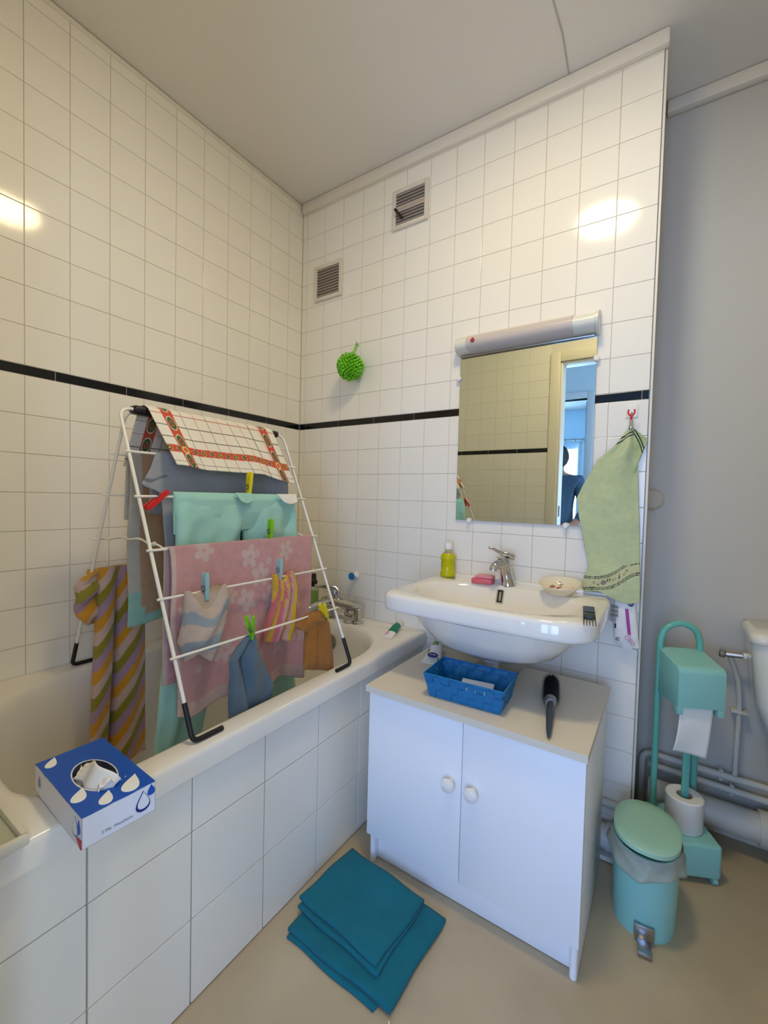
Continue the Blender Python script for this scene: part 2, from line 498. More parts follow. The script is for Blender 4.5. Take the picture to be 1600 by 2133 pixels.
w2 = bpy.data.objects.new('window_2_added', None); C.objects.link(w2); w2['kind'] = 'structure'; w2.location = (1.66, HY, .28)  # unseen window, added to go with the cabinet fill light
INV[w2.name] = Matrix.Translation(-Vector(w2.location))
for lo, hi in (((1.22, HY-.07, .28), (1.26, HY-.02, 1.72)), ((2.06, HY-.07, .28), (2.10, HY-.02, 1.72)), ((1.26, HY-.07, .28), (2.06, HY-.02, .32)),
               ((1.26, HY-.07, 1.68), (2.06, HY-.02, 1.72)), ((1.64, HY-.07, .32), (1.68, HY-.02, 1.68))):
    obj('frame_bar', boxm(lo, hi, .004), 'door_paint', w2)
for a, b in ((1.26, 1.64), (1.68, 2.06)):
    obj('pane', boxm((a, HY-.048, .32), (b, HY-.044, 1.68)), 'glass_pane', w2)
w3 = bpy.data.objects.new('window_3_added', None); C.objects.link(w3); w3['kind'] = 'structure'; w3.location = (3.25, -2.1, .8)  # made-up window at the hall end, goes with its fill light
INV[w3.name] = Matrix.Translation(-Vector(w3.location))
for lo, hi in (((3.22, -2.55, .8), (3.27, -2.51, 2.1)), ((3.22, -1.69, .8), (3.27, -1.65, 2.1)), ((3.22, -2.51, .8), (3.27, -1.69, .84)), ((3.22, -2.51, 2.06), (3.27, -1.69, 2.1)), ((3.22, -2.12, .84), (3.27, -2.08, 2.06))):
    obj('frame_bar', boxm(lo, hi, .004), 'door_paint', w3)
for a, b in ((-2.51, -2.12), (-2.08, -1.69)):
    obj('pane', boxm((3.243, a, .84), (3.247, b, 2.06)), 'glass_pane', w3)
t = thing('curtain_rod', 'thin metal curtain rod with rings above the bedroom window', 'curtain rod', (-.2, WY+.05, 2.03))
bm = NB(); tube(bm, [(-1.15, WY+.05, 2.03), (.68, WY+.05, 2.03)], .010, 10); obj('rod', bm, 'rod_metal', t)
for k in range(9):
    x = .60 - .14*k
    bm = NB(); tube(bm, [(x+.006*sin(a*2), WY+.05+.022*cos(a), 2.025+.022*sin(a)) for a in [2*pi*i/14 for i in range(15)]], .004, 6)
    obj('ring', bm, 'rod_metal', t)
for s in (-1.1, .62): obj('bracket', boxm((s-.01, WY, 2.0), (s+.01, WY+.06, 2.02)), 'rod_metal', t)
tag(cloth('curtain', lambda u, v: Vector((lerp(.36, .64, u), WY+.05+.018*sin(u*26), lerp(2.0, .1, v))), 60, 12, 'curtain', thick=.002),
    'pale gathered curtain hanging beside the bedroom window', 'curtain')

# ------------------------------------------------------------------ person standing in the hall
def skin_mesh(name, joints, bones, m, parent=None, sub=2, root=0):
    me = bpy.data.meshes.new(name); me.from_pydata([j[0] for j in joints], bones, []); me.update()
    o = bpy.data.objects.new(name, me); C.objects.link(o)
    me.materials.append(MATS[m])
    o.modifiers.new('skin', 'SKIN')
    for i, j in enumerate(joints):
        r = j[1]; me.skin_vertices[0].data[i].radius = r if isinstance(r, tuple) else (r, r)
    me.skin_vertices[0].data[root].use_root = True
    s = o.modifiers.new('sub', 'SUBSURF'); s.levels = sub; s.render_levels = sub
    for p in me.polygons: p.use_smooth = True
    if parent: o.parent = parent
    return o
def build_person(loc, rz):
    J = [((0, 0, .86), (.14, .10)), ((0, .0, 1.00), (.115, .085)), ((0, .0, 1.15), (.14, .10)), ((0, .0, 1.27), (.145, .085)), ((0, .005, 1.345), .055),
         ((0, .005, 1.40), .05), ((0, -.01, 1.46), (.072, .085)), ((0, -.012, 1.53), (.07, .085)), ((0, -.005, 1.575), .04),
         ((.165, 0, 1.275), .06), ((.25, -.01, 1.04), .045), ((.155, .06, .90), .035), ((.10, .10, .885), (.035, .018)),
         ((-.165, 0, 1.275), .06), ((-.21, .0, 1.03), .045), ((-.20, -.05, .80), .033), ((-.195, -.07, .72), (.018, .035)),
         ((.085, 0, .78), .085), ((.09, -.01, .44), .056), ((.09, .02, .08), .04), ((.095, -.10, .035), (.038, .03)),
         ((-.085, 0, .78), .085), ((-.09, -.01, .44), .056), ((-.09, .02, .08), .04), ((-.095, -.10, .035), (.038, .03))]
    Bn = [(0, 1), (1, 2), (2, 3), (3, 4), (4, 5), (5, 6), (6, 7), (7, 8), (3, 9), (9, 10), (10, 11), (11, 12), (3, 13), (13, 14), (14, 15), (15, 16),
          (0, 17), (17, 18), (18, 19), (19, 20), (0, 21), (21, 22), (22, 23), (23, 24)]
    # fingers on both hands
    for wrist, tip, spread in ((12, Vector((-.055, .02, -.02)), Vector((0, -.012, .018))), (16, Vector((0, -.02, -.075)), Vector((.003, .017, 0)))):
        base = Vector(J[wrist][0])
        for q in range(4):
            i = len(J); L = (.85, 1, .95, .75)[q]
            J.append((tuple(base + spread*(q-1.5) + tip*.55*L), .009)); J.append((tuple(base + spread*(q-1.5)*1.1 + tip*L), .008))
            Bn += [(wrist, i), (i, i+1)]
        i = len(J)
        J.append((tuple(base - spread*2.6 + tip*.1), .010)); J.append((tuple(base - spread*3.4 + tip*.5), .009)); Bn += [(wrist, i), (i, i+1)]
    body = skin_mesh('person', J, Bn, 'skin')
    body.location = loc; body.rotation_euler = (0, 0, rz)
    g = 1.13
    K = [((0, 0, .84), (.17, .125)), ((0, 0, 1.00), (.14, .105)), ((0, 0, 1.15), (.16, .115)), ((0, 0, 1.27), (.16, .098)), ((0, .004, 1.325), .072),
         ((.165, 0, 1.275), .072), ((.25, -.01, 1.04), .057), ((.17, .05, .915), .043),
         ((-.165, 0, 1.275), .072), ((-.21, 0, 1.03), .057), ((-.20, -.045, .82), .043)]
    skin_mesh('sweater', K, [(0, 1), (1, 2), (2, 3), (3, 4), (3, 5), (5, 6), (6, 7), (3, 8), (8, 9), (9, 10)], 'sweater', body)
    Q = [((0, 0, .90), (.155, .115)), ((0, 0, .84), (.155, .115)), ((.09, 0, .76), .10), ((.09, -.01, .44), .072), ((.09, .02, .10), .06), ((-.09, 0, .76), .10), ((-.09, -.01, .44), .072), ((-.09, .02, .10), .06)]
    skin_mesh('jeans', Q, [(0, 1), (1, 2), (2, 3), (3, 4), (1, 5), (5, 6), (6, 7)], 'jeans', body, root=1)
    bmh = NB()
    rs = []
    for j in range(13):
        v = j/12; th = v*pi*.72
        ring = []
        for k in range(28):
            a = 2*pi*k/28
            low = 1.0 + .16*max(0, sin(a))*v     # hair reaches lower at the back (+y local)
            ring.append(Vector((.088*sin(th*low)*cos(a), .0+.104*sin(th*low)*sin(a)+.012, 1.492+.108*cos(th*low) - .02*v*max(0, sin(a)))))
        rs.append(ring)
    rings(bmh, rs)
    obj('hair', bmh, 'hair', body, ang=80, local=True)
    for s in (-1, 1):
        bmh = NB(); lathe(bmh, [(.001, -.006), (.009, -.003), (.009, .003), (.001, .006)], (s*.03, -.095, 1.485), 12, (0, 1, 0)); obj('eye', bmh, 'print_white', body, local=True)
        bmh = NB(); lathe(bmh, [(.001, -.008), (.016, -.004), (.014, .006), (.001, .008)], (s*.078, -.005, 1.48), 12, (1, 0, 0), 1, 1.6); obj('ear', bmh, 'skin', body, local=True)
    bmh = NB(); tube(bmh, [(0, -.088, 1.495), (0, -.108, 1.455), (0, -.09, 1.448)], .010, 8); obj('nose', bmh, 'skin', body, local=True)
    bmh = NB(); tube(bmh, [(-.022, -.088, 1.425), (0, -.094, 1.424), (.022, -.088, 1.425)], .005, 8); obj('mouth', bmh, 'soap_pink', body, local=True)
    for s in (-1, 1):
        bmh = NB(); box(bmh, (s*.093-.045, -.15, 0), (s*.093+.045, .07, .075), .03, 3); obj('shoe', bmh, 'black_rubber', body, local=True)
    tag(body, 'dark-haired person in a blue knit sweater, hand on hip, standing in the hall', 'person')
    return body
build_person((.70, -2.50, 0), 0.0)

# ------------------------------------------------------------------ ceiling lamp
t = thing('ceiling_lamp', 'round frosted glass ceiling lamp, lit, above the bathroom floor', 'lamp', (1.22, -.79, CEIL))
bm = NB(); lathe(bm, [(.137, -.032), (.142, -.034), (.15, -.028), (.15, -.001), (.01, -.001)], (1.22, -.79, CEIL), 32); obj('base_ring', bm, 'white_plastic', t)
bm = NB(); lathe(bm, [(.134, -.0262), (.133, -.032), (.122, -.042), (.088, -.052), (.045, -.057), (.002, -.058)], (1.22, -.79, CEIL), 24, cap0=False); obj('glass_dome', bm, 'lamp_glass', t)

# ------------------------------------------------------------------ bath tub
bt = thing('bathtub', 'cream enamel built-in bathtub with white tiled front panel', 'bathtub', (.36, -.70, 0))
N = 10
def ringo(inset, z, r): return rrect(.0065, .735-inset, YF+.010, -.008, (r, .004, .004, r), (r, .004, .004, r), z, N)
def ringi(d, z, rx=.20, ry=.22):
    return rrect(.072+d*.8, .668-d, YF+.125+d*1.7, -.118-d*1.1, (rx+.05, rx, rx+.09, rx-.08), (ry+.05, ry, ry+.10, ry-.08), z, N)
bm = NB()
rs = [ringo(.012, .515, .004), ringo(0, .513, .006), ringo(0, .551, .007), ringo(.0025, .558, .008), ringo(.009, .561, .010)]
rs += [ringi(-.010, .561), ringi(-.002, .558), ringi(.004, .548), ringi(.010, .52), ringi(.03, .38, .19, .2), ringi(.055, .24, .17, .18), ringi(.085, .17, .14, .15), ringi(.13, .15, .1, .11)]
rings(bm, rs, cap0=False)
obj('tub_shell', bm, 'bath_enamel', bt, ang=75)
bm = NB(); lathe(bm, [(.034, 0), (.034, .006), (.028, .010), (.004, .011)], (.367, -.172, .485), 24, (0, -1, .25)); obj('overflow_plate', bm, 'brass_dull', bt)
bm = NB(); box(bm, (.005, YF+.01, 0), (.7095, -.008, .10)); box(bm, (.700, YF+.01, .0), (.7095, -.008, .514)); panel = obj('front_panel', bm, 'grout_panel', bt, flat=True)
PT = tile_mesh('panel_tile', .1937, .1885, .008)
yl = [.4257+.1965*j for j in range(-3, 6)]
yl = [max(.008, a) for a in yl if a > -.19] ; yl = [.008] + [a for a in yl if a > .02] ; yl.append(1.388)
for a0, a1 in zip(yl[:-1], yl[1:]):
    if a1-a0 < .01: continue
    for z0, z1 in ((.002, .1894), (.1894, .3805), (.3805, .513)):
        o = bpy.data.objects.new('tile', PT); C.objects.link(o); o.parent = panel
        o.location = Vector((.7117, -(a0+a1)/2, (z0+z1)/2)) - Vector((.36, -.70, 0))
        o.rotation_euler = (random.uniform(-.001, .001), 0, pi/2+random.uniform(-.001, .001)); o.scale = ((a1-a0-.003)/.1937, 1, (z1-z0-.0026)/.1885)

# bath mixer tap on two pillars
t = thing('bath_mixer_tap', 'chrome bath mixer tap with lever on the tub end', 'tap', (.375, -.085, .562))
for x in (.306, .444):
    bm = NB(); lathe(bm, [(.026, 0), (.026, .006), (.020, .010), (.019, .055), (.021, .06)], (x, -.085, .5612), 20); obj('pillar', bm, 'chrome', t)
bm = NB(); tube(bm, [(.238, -.085, .622), (.25, -.085, .622), (.27, -.085, .625), (.33, -.085, .632), (.36, -.085, .630), (.42, -.085, .628), (.448, -.085, .628), (.462, -.085, .626)], .02, 16,
                rfn=lambda s: curve([(0, .008), (.1, .019), (.35, .027), (.6, .024), (.85, .021), (.95, .02), (1, .008)], s)); obj('body', bm, 'chrome', t)
bm = NB(); lathe(bm, [(.022, 0), (.024, .02), (.022, .04), (.012, .05), (.002, .052)], (.318, -.085, .645), 20); obj('cartridge', bm, 'chrome', t)
bm = NB(); tube(bm, [(.335, -.082, .678), (.32, -.088, .696), (.29, -.11, .70), (.245, -.135, .700)], .01, 12, rfn=lambda s: lerp(.017, .008, s)); obj('lever', bm, 'chrome', t)
bm = NB(); tube(bm, fillet([(.30, -.09, .632), (.275, -.15, .624), (.26, -.195, .612), (.258, -.20, .585)], .02), .015, 14, rfn=lambda s: lerp(.02, .0135, min(1, s*2))); obj('spout', bm, 'chrome', t)
bm = NB(); tube(bm, fillet([(.40, -.10, .612), (.41, -.125, .600), (.44, -.12, .598)], .01), .008, 10); obj('diverter', bm, 'dull_chrome', t)

t = thing('shampoo_bottle', 'slim pale green pump bottle with black cap on the tub end', 'bottle', (.178, -.07, .562))
bm = NB(); lathe(bm, [(.022, 0), (.024, .004), (.024, .105), (.022, .114), (.014, .12)], (.178, -.07, .5615), 24); obj('bottle_body', bm, 'pale_bottle', t)
bm = NB(); lathe(bm, [(.0165, 0), (.0165, .024), (.0115, .03), (.0105, .055), (.009, .057)], (.178, -.07, .6817), 20); obj('cap', bm, 'black_rubber', t)
bm = NB(); rs = []
for z in (.60, .665): rs.append([Vector((.178+.0244*cos(a), -.07+.0244*sin(a), z)) for a in [radians(-75+i*11) for i in range(9)]])
rings(bm, rs, False, False, False); obj('label_print', bm, 'print_leaf', t)

t = thing('wall_hook', 'small white suction hook with blue disc on the wall tiles', 'hook', (.372, -.004, .745))
bm = NB(); lathe(bm, [(.018, 0), (.017, .006), (.010, .012), (.009, .03)], (.372, -.0045, .745), 20, (0, -1, 0)); obj('suction_cup', bm, 'white_plastic', t)
bm = NB(); lathe(bm, [(.012, .03), (.0165, .032), (.0165, .037), (.002, .039)], (.372, -.0045, .745), 20, (0, -1, 0)); obj('disc', bm, 'blue_plastic', t)

# ------------------------------------------------------------------ shower puff
t = thing('shower_puff', 'lime green shower puff hanging from a hook on the wall tiles', 'shower puff', (.358, -.06, 1.60))
bm = NB(); ctr = Vector((.358, -.066, 1.655)); R0 = .047
for i in range(240):
    zz = 1-2*(i+.5)/240; a = i*2.39996; d = Vector((sqrt(1-zz*zz)*cos(a), sqrt(1-zz*zz)*sin(a), zz))
    ax = d.cross(Vector((random.uniform(-.5, .5), random.uniform(-.5, .5), 1))).normalized(); up = d.cross(ax)
    hw = .0085+random.uniform(-.001, .002); out = R0+random.uniform(.006, .015); rs = []
    for k in range(7):
        s = -1+2*k/6; p = ctr + d*(R0*.82 + (out-R0*.82)*(1-abs(s)**2.2)) + ax*hw*s
        rs.append([p+up*.0033, p+up*.0033+d*.0008, p-up*.0033+d*.0008, p-up*.0033])
    rings(bm, rs)
lathe(bm, [(.0005, -.042), (.03, -.03), (.042, 0), (.03, .03), (.0005, .042)], ctr, 14)
obj('ruffles', bm, 'green_puff', t, ang=60)
bm = NB(); tube(bm, [(.350, -.055, 1.70), (.347, -.03, 1.735), (.3505, -.014, 1.768), (.3560, -.013, 1.772), (.361, -.03, 1.74), (.362, -.055, 1.70)], .0022, 8); obj('loop', bm, 'green_puff', t)
t = thing('screw_hook', 'tiny dark screw hook in the tile joint holding the green puff', 'hook', (.354, -.004, 1.768))
bm = NB(); tube(bm, [(.3545, .0, 1.766), (.3545, -.018, 1.766), (.3545, -.021, 1.772), (.3545, -.019, 1.777)], .0022, 8); obj('hook_wire', bm, 'dull_chrome', t)

# ------------------------------------------------------------------ wall vents
def vent(x0, x1, z0, z1, label, lever):
    t = thing('wall_vent', label, 'vent', ((x0+x1)/2, -.004, z0))
    bm = NB(); fw = .017
    for lo, hi in (((x0, -.016, z0), (x0+fw, -.0042, z1)), ((x1-fw, -.016, z0), (x1, -.0042, z1)), ((x0+fw, -.016, z0), (x1-fw, -.0042, z0+fw)), ((x0+fw, -.016, z1-fw), (x1-fw, -.0042, z1))):
        box(bm, lo, hi, .002, 2)
    obj('frame', bm, 'vent_white', t)
    obj('backing', boxm((x0+fw*.8, -.0075, z0+fw*.8), (x1-fw*.8, -.0042, z1-fw*.8)), 'vent_dark', t)
    n = 10; h = (z1-z0-2*fw)/n
    for k in range(n):
        zc = z0+fw+h*(k+.5)
        mt = Matrix.Translation((0, -.0122, zc)) @ Matrix.Rotation(radians(46), 4, 'X')
        if lever and k in (4, 5): mt = Matrix.Translation((0, -.0128, zc)) @ Matrix.Rotation(radians(82), 4, 'X')
        obj('slat', boxm((x0+fw, -.0064, -.0011), (x1-fw, .0064, .0011), .0005, 1, mt), 'vent_grey', t)
    if lever:
        bm = NB(); tube(bm, [(x0+.052, -.018, z0+.034), (x0+.040, -.026, z0+.05), (x0+.026, -.036, z0+.070)], .006, 8); obj('lever', bm, 'black_rubber', t)
vent(.523, .690, 2.201, 2.361, 'square slatted wall vent with black lever, close to the cornice', True)
vent(.093, .258, 2.007, 2.169, 'square slatted wall vent without lever, near the wall corner', False)

# ------------------------------------------------------------------ mirror and light strip
t = thing('wall_mirror', 'frameless rectangular mirror held by round white clips above the basin', 'mirror', (1.081, -.005, 1.019))
obj('mirror_glass', boxm((.8465, -.0105, 1.0185), (1.316, -.0055, 1.628), .0006, 1), 'mirror', t)
for x, z in ((.8445, 1.553), (1.3165, 1.557), (.9026, 1.0185), (1.2434, 1.0185)):
    bm = NB(); lathe(bm, [(.0095, .0), (.0095, .013), (.007, .016), (.001, .0165)], (x, -.0045, z), 20, (0, -1, 0)); obj('clip', bm, 'white_plastic', t)
t = thing('light_strip', 'unlit white tubular light fixture above the mirror', 'light', (1.08, -.005, 1.63))
def dsec(x, r, k=1.0):
    return [Vector((x, -.0045 - (r*1.55*k)*sin(a), 1.669 - .036*cos(a)*r/.036)) for a in [pi*i/14 for i in range(15)]]
bm = NB(); rings(bm, [dsec(.838, .030), dsec(.842, .034), dsec(1.313, .034)]); obj('body', bm, 'fixture_white', t, ang=50)
bm = NB(); rings(bm, [dsec(1.3125, .037), dsec(1.3135, .0385), dsec(1.322, .0385), dsec(1.3235, .037)]); obj('end_cap', bm, 'fixture_white', t, ang=40)
bm = NB(); rs = []
for i in range(9):
    q = i/8; x = .885+.035*(1-cos(q*pi/2)); s = .3+.7*sin(q*pi/2)
    rs.append([Vector((x, -.0045-.0555*sin(a), 1.669-.0365*cos(a))) for a in [pi/2+(k/12-.5)*pi*.86*s for k in range(13)]])
rs.append([Vector((1.246, -.0045-.0555*sin(a), 1.669-.0365*cos(a))) for a in [pi/2+(k/12-.5)*pi*.86 for k in range(13)]])
rings(bm, rs, False, False, False); df = obj('diffuser', bm, 'diffuser', t, ang=60)
mtx = frame_mtx((.913, -.0612, 1.672), (1, 0, 0), (0, .12, 1))
bm = NB(); prism(bm, [mtx @ Vector(p) for p in ((-.008, -.004, 0), (.008, -.004, 0), (.008, .002, 0), (0, .011, 0), (-.008, .002, 0))], (0, 0, 0), (0, -.0004, 0)); obj('sticker', bm, 'print_red', df)
bm = NB(); prism(bm, [mtx @ Vector(p) for p in ((-.005, -.008, 0), (.006, -.008, 0), (.006, -.0055, 0), (-.005, -.0055, 0))], (0, 0, 0), (0, -.0004, 0)); obj('sticker_text', bm, 'black_rubber', df)
obj('rail', boxm((.85, -.022, 1.6285), (1.31, -.0045, 1.6335), .001), 'dull_chrome', t)

# ------------------------------------------------------------------ wash basin
wb = thing('washbasin', 'white ceramic wall-hung washbasin below the mirror', 'basin', (1.09, -.004, .60))
X0, X1, Y0, Y1 = .783, 1.394, -.436, -.006; CX, CY = 1.089, -.243; NN = 96
def outer(inset, z, bow=.004):
    out = []
    for k in range(NN):
        a = 2*pi*k/NN; c_, s_ = cos(a), sin(a); n_ = 9.0 if s_ > 0 else (11.0 if c_ < 0 else 5.5)
        rr = (abs(c_)**n_ + abs(s_)**n_)**(-1/n_)
        x = (X0+X1)/2 + ((X1-X0)/2-inset)*c_*rr; y = (Y0+Y1)/2 + ((Y1-Y0)/2-(inset if s_ < 0 else 0))*s_*rr
        if s_ < 0: y -= bow*(1-((x-CX)/.305)**2)
        out.append(Vector((x, y, z)))
    return out
def inner(rx, ry, z, dy=0, pw=2.35):
    out = []
    for k in range(NN):
        a = 2*pi*k/NN; c_, s_ = cos(a), sin(a); rr = (abs(c_)**pw+abs(s_)**pw)**(-1/pw)
        out.append(Vector((CX+rx*c_*rr, CY+dy+ry*s_*rr, z)))
    return out
bm = NB()
rings(bm, [inner(.06, .05, .625), inner(.12, .09, .628), inner(.19, .13, .655), inner(.235, .165, .70), inner(.262, .185, .738), inner(.27, .19, .747),
           outer(.030, .750), outer(.006, .749), outer(.001, .753), outer(0, .760), outer(.001, .790), outer(.005, .799), outer(.013, .803),
           inner(.266, .166, .802), inner(.258, .160, .798), inner(.250, .153, .785), inner(.232, .138, .745), inner(.195, .112, .70), inner(.13, .075, .672), inner(.04, .03, .662)], True, True)
obj('bowl', bm, 'ceramic', wb, ang=70)
obj('back_ridge', boxm((.795, -.024, .797), (1.392, -.0055, .813), .005, 3), 'ceramic', wb)
bm = NB(); lathe(bm, [(.022, 0), (.024, .004), (.012, .003)], (CX, CY+.002, .6625), 20); obj('drain', bm, 'chrome', wb)
bm = NB()
for lo, hi in (((-.012, -.028, 0), (-.008, .014, .003)), ((.008, -.028, 0), (.012, .014, .003)), ((-.012, -.032, 0), (.012, -.028, .003)), ((-.004, -.024, 0), (.004, .008, .002))):
    box(bm, lo, hi, .001, 1, frame_mtx((1.058, -.0945, .776), (1, 0, 0), (0, .32, .95)))
obj('overflow_trim', bm, 'chrome', wb)
obj('overflow_slot', boxm((-.008, -.028, -.001), (.008, .014, .0012), 0, 1, frame_mtx((1.058, -.0945, .776), (1, 0, 0), (0, .32, .95))), 'black_rubber', wb)
bm = NB(); lathe(bm, [(.040, 0), (.040, -.030), (.034, -.036), (.018, -.038), (.018, -.30)], (1.087, -.235, .632), 24); obj('drain_trap', bm, 'white_gloss', wb)

t = thing('basin_mixer_tap', 'chrome single-lever mixer tap on the washbasin', 'tap', (1.072, -.055, .803))
bm = NB(); rs = []
for s in range(12):
    v = s/11; z = .8025+.098*v; rx = curve([(0, .025), (.08, .023), (.5, .020), (1, .023)], v); sh = -.012*v
    rs.append([Vector((1.074-.018*v+rx*cos(a), -.055+sh+rx*sin(a)*1.1, z)) for a in [2*pi*k/24 for k in range(24)]])
rings(bm, rs); obj('column', bm, 'chrome', t, ang=60)
bm = NB(); tube(bm, [(1.062, -.060, .878), (1.052, -.080, .878), (1.042, -.100, .874), (1.037, -.112, .866), (1.036, -.114, .856)], .014, 16, rfn=lambda s: curve([(0, .020), (.5, .016), (.8, .0145), (1, .0135)], s)); obj('spout', bm, 'chrome', t, ang=60)
bm = NB(); rs = []
for s in range(10):
    v = s/9; p = Vector((lerp(1.086, 1.012, v), lerp(-.05, -.100, v), curve([(0, .902), (.3, .911), (1, .932)], v))); wd = lerp(.022, .011, v); th = lerp(.012, .004, v)
    e = Vector((-.45, .9, 0)).normalized()
    rs.append([p+e*wd*cos(a)+Vector((0, 0, th*sin(a))) for a in [2*pi*k/16 for k in range(16)]])
rings(bm, rs); obj('lever', bm, 'chrome', t, ang=60)

t = thing('yellow_soap_bottle', 'clear bottle of bright yellow liquid with white cap on the basin', 'bottle', (.836, -.042, .803))
c0 = (.836, -.044, .8035)
bm = NB(); lathe(bm, [(.026, 0), (.029, .003), (.029, .014), (.0255, .020), (.0255, .060), (.029, .066), (.028, .078), (.020, .088)], c0, 28); obj('bottle_body', bm, 'yellow_liquid', t, ang=50)
bm = NB(); lathe(bm, [(.0195, .0885), (.0135, .096), (.0135, .103)], c0, 24); obj('neck', bm, 'clear_plastic', t)
bm = NB(); lathe(bm, [(.0145, .1035), (.0148, .106), (.0148, .126), (.013, .1285), (.002, .1288)], c0, 24); obj('cap', bm, 'white_plastic', t)
for a0, mm in ((-150, 'print_grey'), (28, 'print_red')):
    bm = NB(); rs = []
    for z in (.030, .056): rs.append([Vector((c0[0]+.0259*cos(a), c0[1]+.0259*sin(a), c0[2]+z)) for a in [radians(a0-14+i*7) for i in range(5)]])
    rings(bm, rs, False, False, False); obj('label_print', bm, mm, t)

t = thing('soap_block', 'pink block of soap on the washbasin beside the tap', 'soap', (.987, -.070, .803), radians(7))
bm = NB(); box(bm, (-.036, -.030, .0005), (.036, .026, .0165), .002, 2); obj('bar', bm, 'soap_pink', t, local=True)
bm = NB(); box(bm, (-.024, -.020, .0168), (.036, .026, .026), .002, 2); obj('upper_bar', bm, 'soap_top', t, local=True)

t = thing('soap_dish', 'small cream oval ceramic dish with printed pink roses', 'dish', (1.248, -.092, .803), radians(-10))
bm = NB(); lathe(bm, [(.52, .0), (.54, .003), (.60, .006), (.80, .016), (.95, .026), (1.0, .031), (.985, .0325), (.93, .027), (.76, .017), (.5, .010), (.05, .009)], (0, 0, .0005), 40, (0, 0, 1), .064, .056)
for v_ in bm.verts:
    if v_.co.z > .005: v_.co.z += .20*(v_.co.y+.02)*smooth((v_.co.z-.005)/.02)
dish = obj('bowl', bm, 'cream_ceramic', t, ang=60, local=True)
for cx, cy in ((-.036, .018), (.034, .010), (-.012, .034), (.024, .024)):
    for k in range(7):
        a = random.uniform(0, 6.28); rr = random.uniform(0, .011); x = cx+rr*cos(a); y = cy+rr*sin(a)
        q = sqrt((x/.064)**2+(y/.056)**2); z = plin([(0, .0096), (.5, .0106), (.76, .0176), (.93, .0276)], q); z += .20*(y+.02)*smooth((z-.005)/.02)
        bm = NB(); lathe(bm, [(.0045, 0), (.003, .0006), (.0005, .0007)], (x, y, z+.0004), 8); obj('rose_print', bm, ('print_red', 'soap_pink', 'soap_pink', 'print_leaf')[k % 4], dish, local=True)

t = thing('clipper_comb', 'short black comb with blue back on the basin rim', 'comb', (1.3675, -.330, .804), radians(9))
bm = NB(); box(bm, (-.0145, -.030, .0005), (.0145, .090, .007), .0015, 2); obj('comb_body', bm, 'comb_black', t, local=True)
bm = NB(); box(bm, (-.010, .020, .0072), (.014, .084, .0085), .0005, 1); obj('comb_back', bm, 'comb_blue', t, local=True)
for k in range(5):
    bm = NB(); tube(bm, [(-.013+.0065*k, -.028, .004), (-.013+.0065*k, -.070, .0035), (-.013+.0065*k, -.095, .0022)], .0016, 6, rfn=lambda s: lerp(.0018, .001, s)); obj('tooth', bm, 'comb_black', t, local=True)

# ------------------------------------------------------------------ cabinet under the basin
cb = thing('vanity_cabinet', 'white two-door cabinet under the washbasin with round knobs', 'cabinet', (1.1, -.30, 0))
obj('side_panel', boxm((.812, -.484, .003), (.829, -.10, .5245), .001), 'laminate', cb)
obj('side_panel', boxm((1.377, -.484, .003), (1.394, -.10, .5245), .001), 'laminate', cb)
for x in (.8205, 1.3855):
    bm = NB(); tube(bm, [(x, -.484, .0), (x, -.484, .082)], .0085, 12); obj('leg_edge', bm, 'laminate', cb)
obj('toe_kick', boxm((.830, -.470, .002), (1.376, -.456, .085), .001), 'laminate', cb)
obj('bottom_panel', boxm((.830, -.482, .086), (1.376, -.11, .10)), 'laminate', cb)
bm = NB()
poly = [(.804, -.518), (1.402, -.518), (1.402, -.088), (1.146, -.088), (1.156, -.345), (1.00, -.345), (1.00, -.088), (.804, -.088)]
prism(bm, [Vector((x, y, .525)) for x, y in poly], (0, 0, 0), (0, 0, .018)); 
obj('top', bm, 'laminate_top', cb, flat=True)
for a, b, kx in ((.809, 1.1045, 1.076), (1.1065, 1.3975, 1.139)):
    dr = obj('door', boxm((a, -.5045, .089), (b, -.4865, .523), .0012, 2), 'laminate', cb)
    bm = NB(); lathe(bm, [(.0085, 0), (.008, .008), (.0165, .016), (.0185, .022), (.016, .028), (.008, .0315), (.001, .032)], (kx, -.5047, .352), 28, (0, -1, 0)); obj('knob', bm, 'white_gloss', dr)

# basket of woven strips
bk = thing('woven_basket', 'bright blue woven plastic basket on the cabinet top', 'basket', (1.083, -.405, .543), radians(3))
HB = .068
def wallpt(side, s, h, off):
    g = h/HB; lx = lerp(.098, .112, g); ly = lerp(.056, .072, g)
    if side == 0: return Vector((lerp(-lx, lx, s), -ly-off, h))
    if side == 1: return Vector((lx+off, lerp(-ly, ly, s), h))
    if side == 2: return Vector((lerp(lx, -lx, s), ly+off, h))
    return Vector((-lx-off, lerp(ly, -ly, s), h))
cols = (9, 5, 9, 5)
for side in range(4):
    nc = cols[side]
    for k in range(nc):
        s0, s1 = k/nc+.004, (k+1)/nc-.004; rs = []
        for j in range(13):
            h = .001+(HB-.003)*j/12; ph = sin(pi*h/(HB/3.0) + pi*(k % 2)); off = .0013*ph
            a, b = wallpt(side, s0, h, off), wallpt(side, s1, h, off); n0 = wallpt(side, s0, h, off+.001)-a
            rs.append([a, b, b+n0, a+n0])
        bm = NB(); rings(bm, rs); obj('strip', bm, 'basket_blue', bk, local=True)
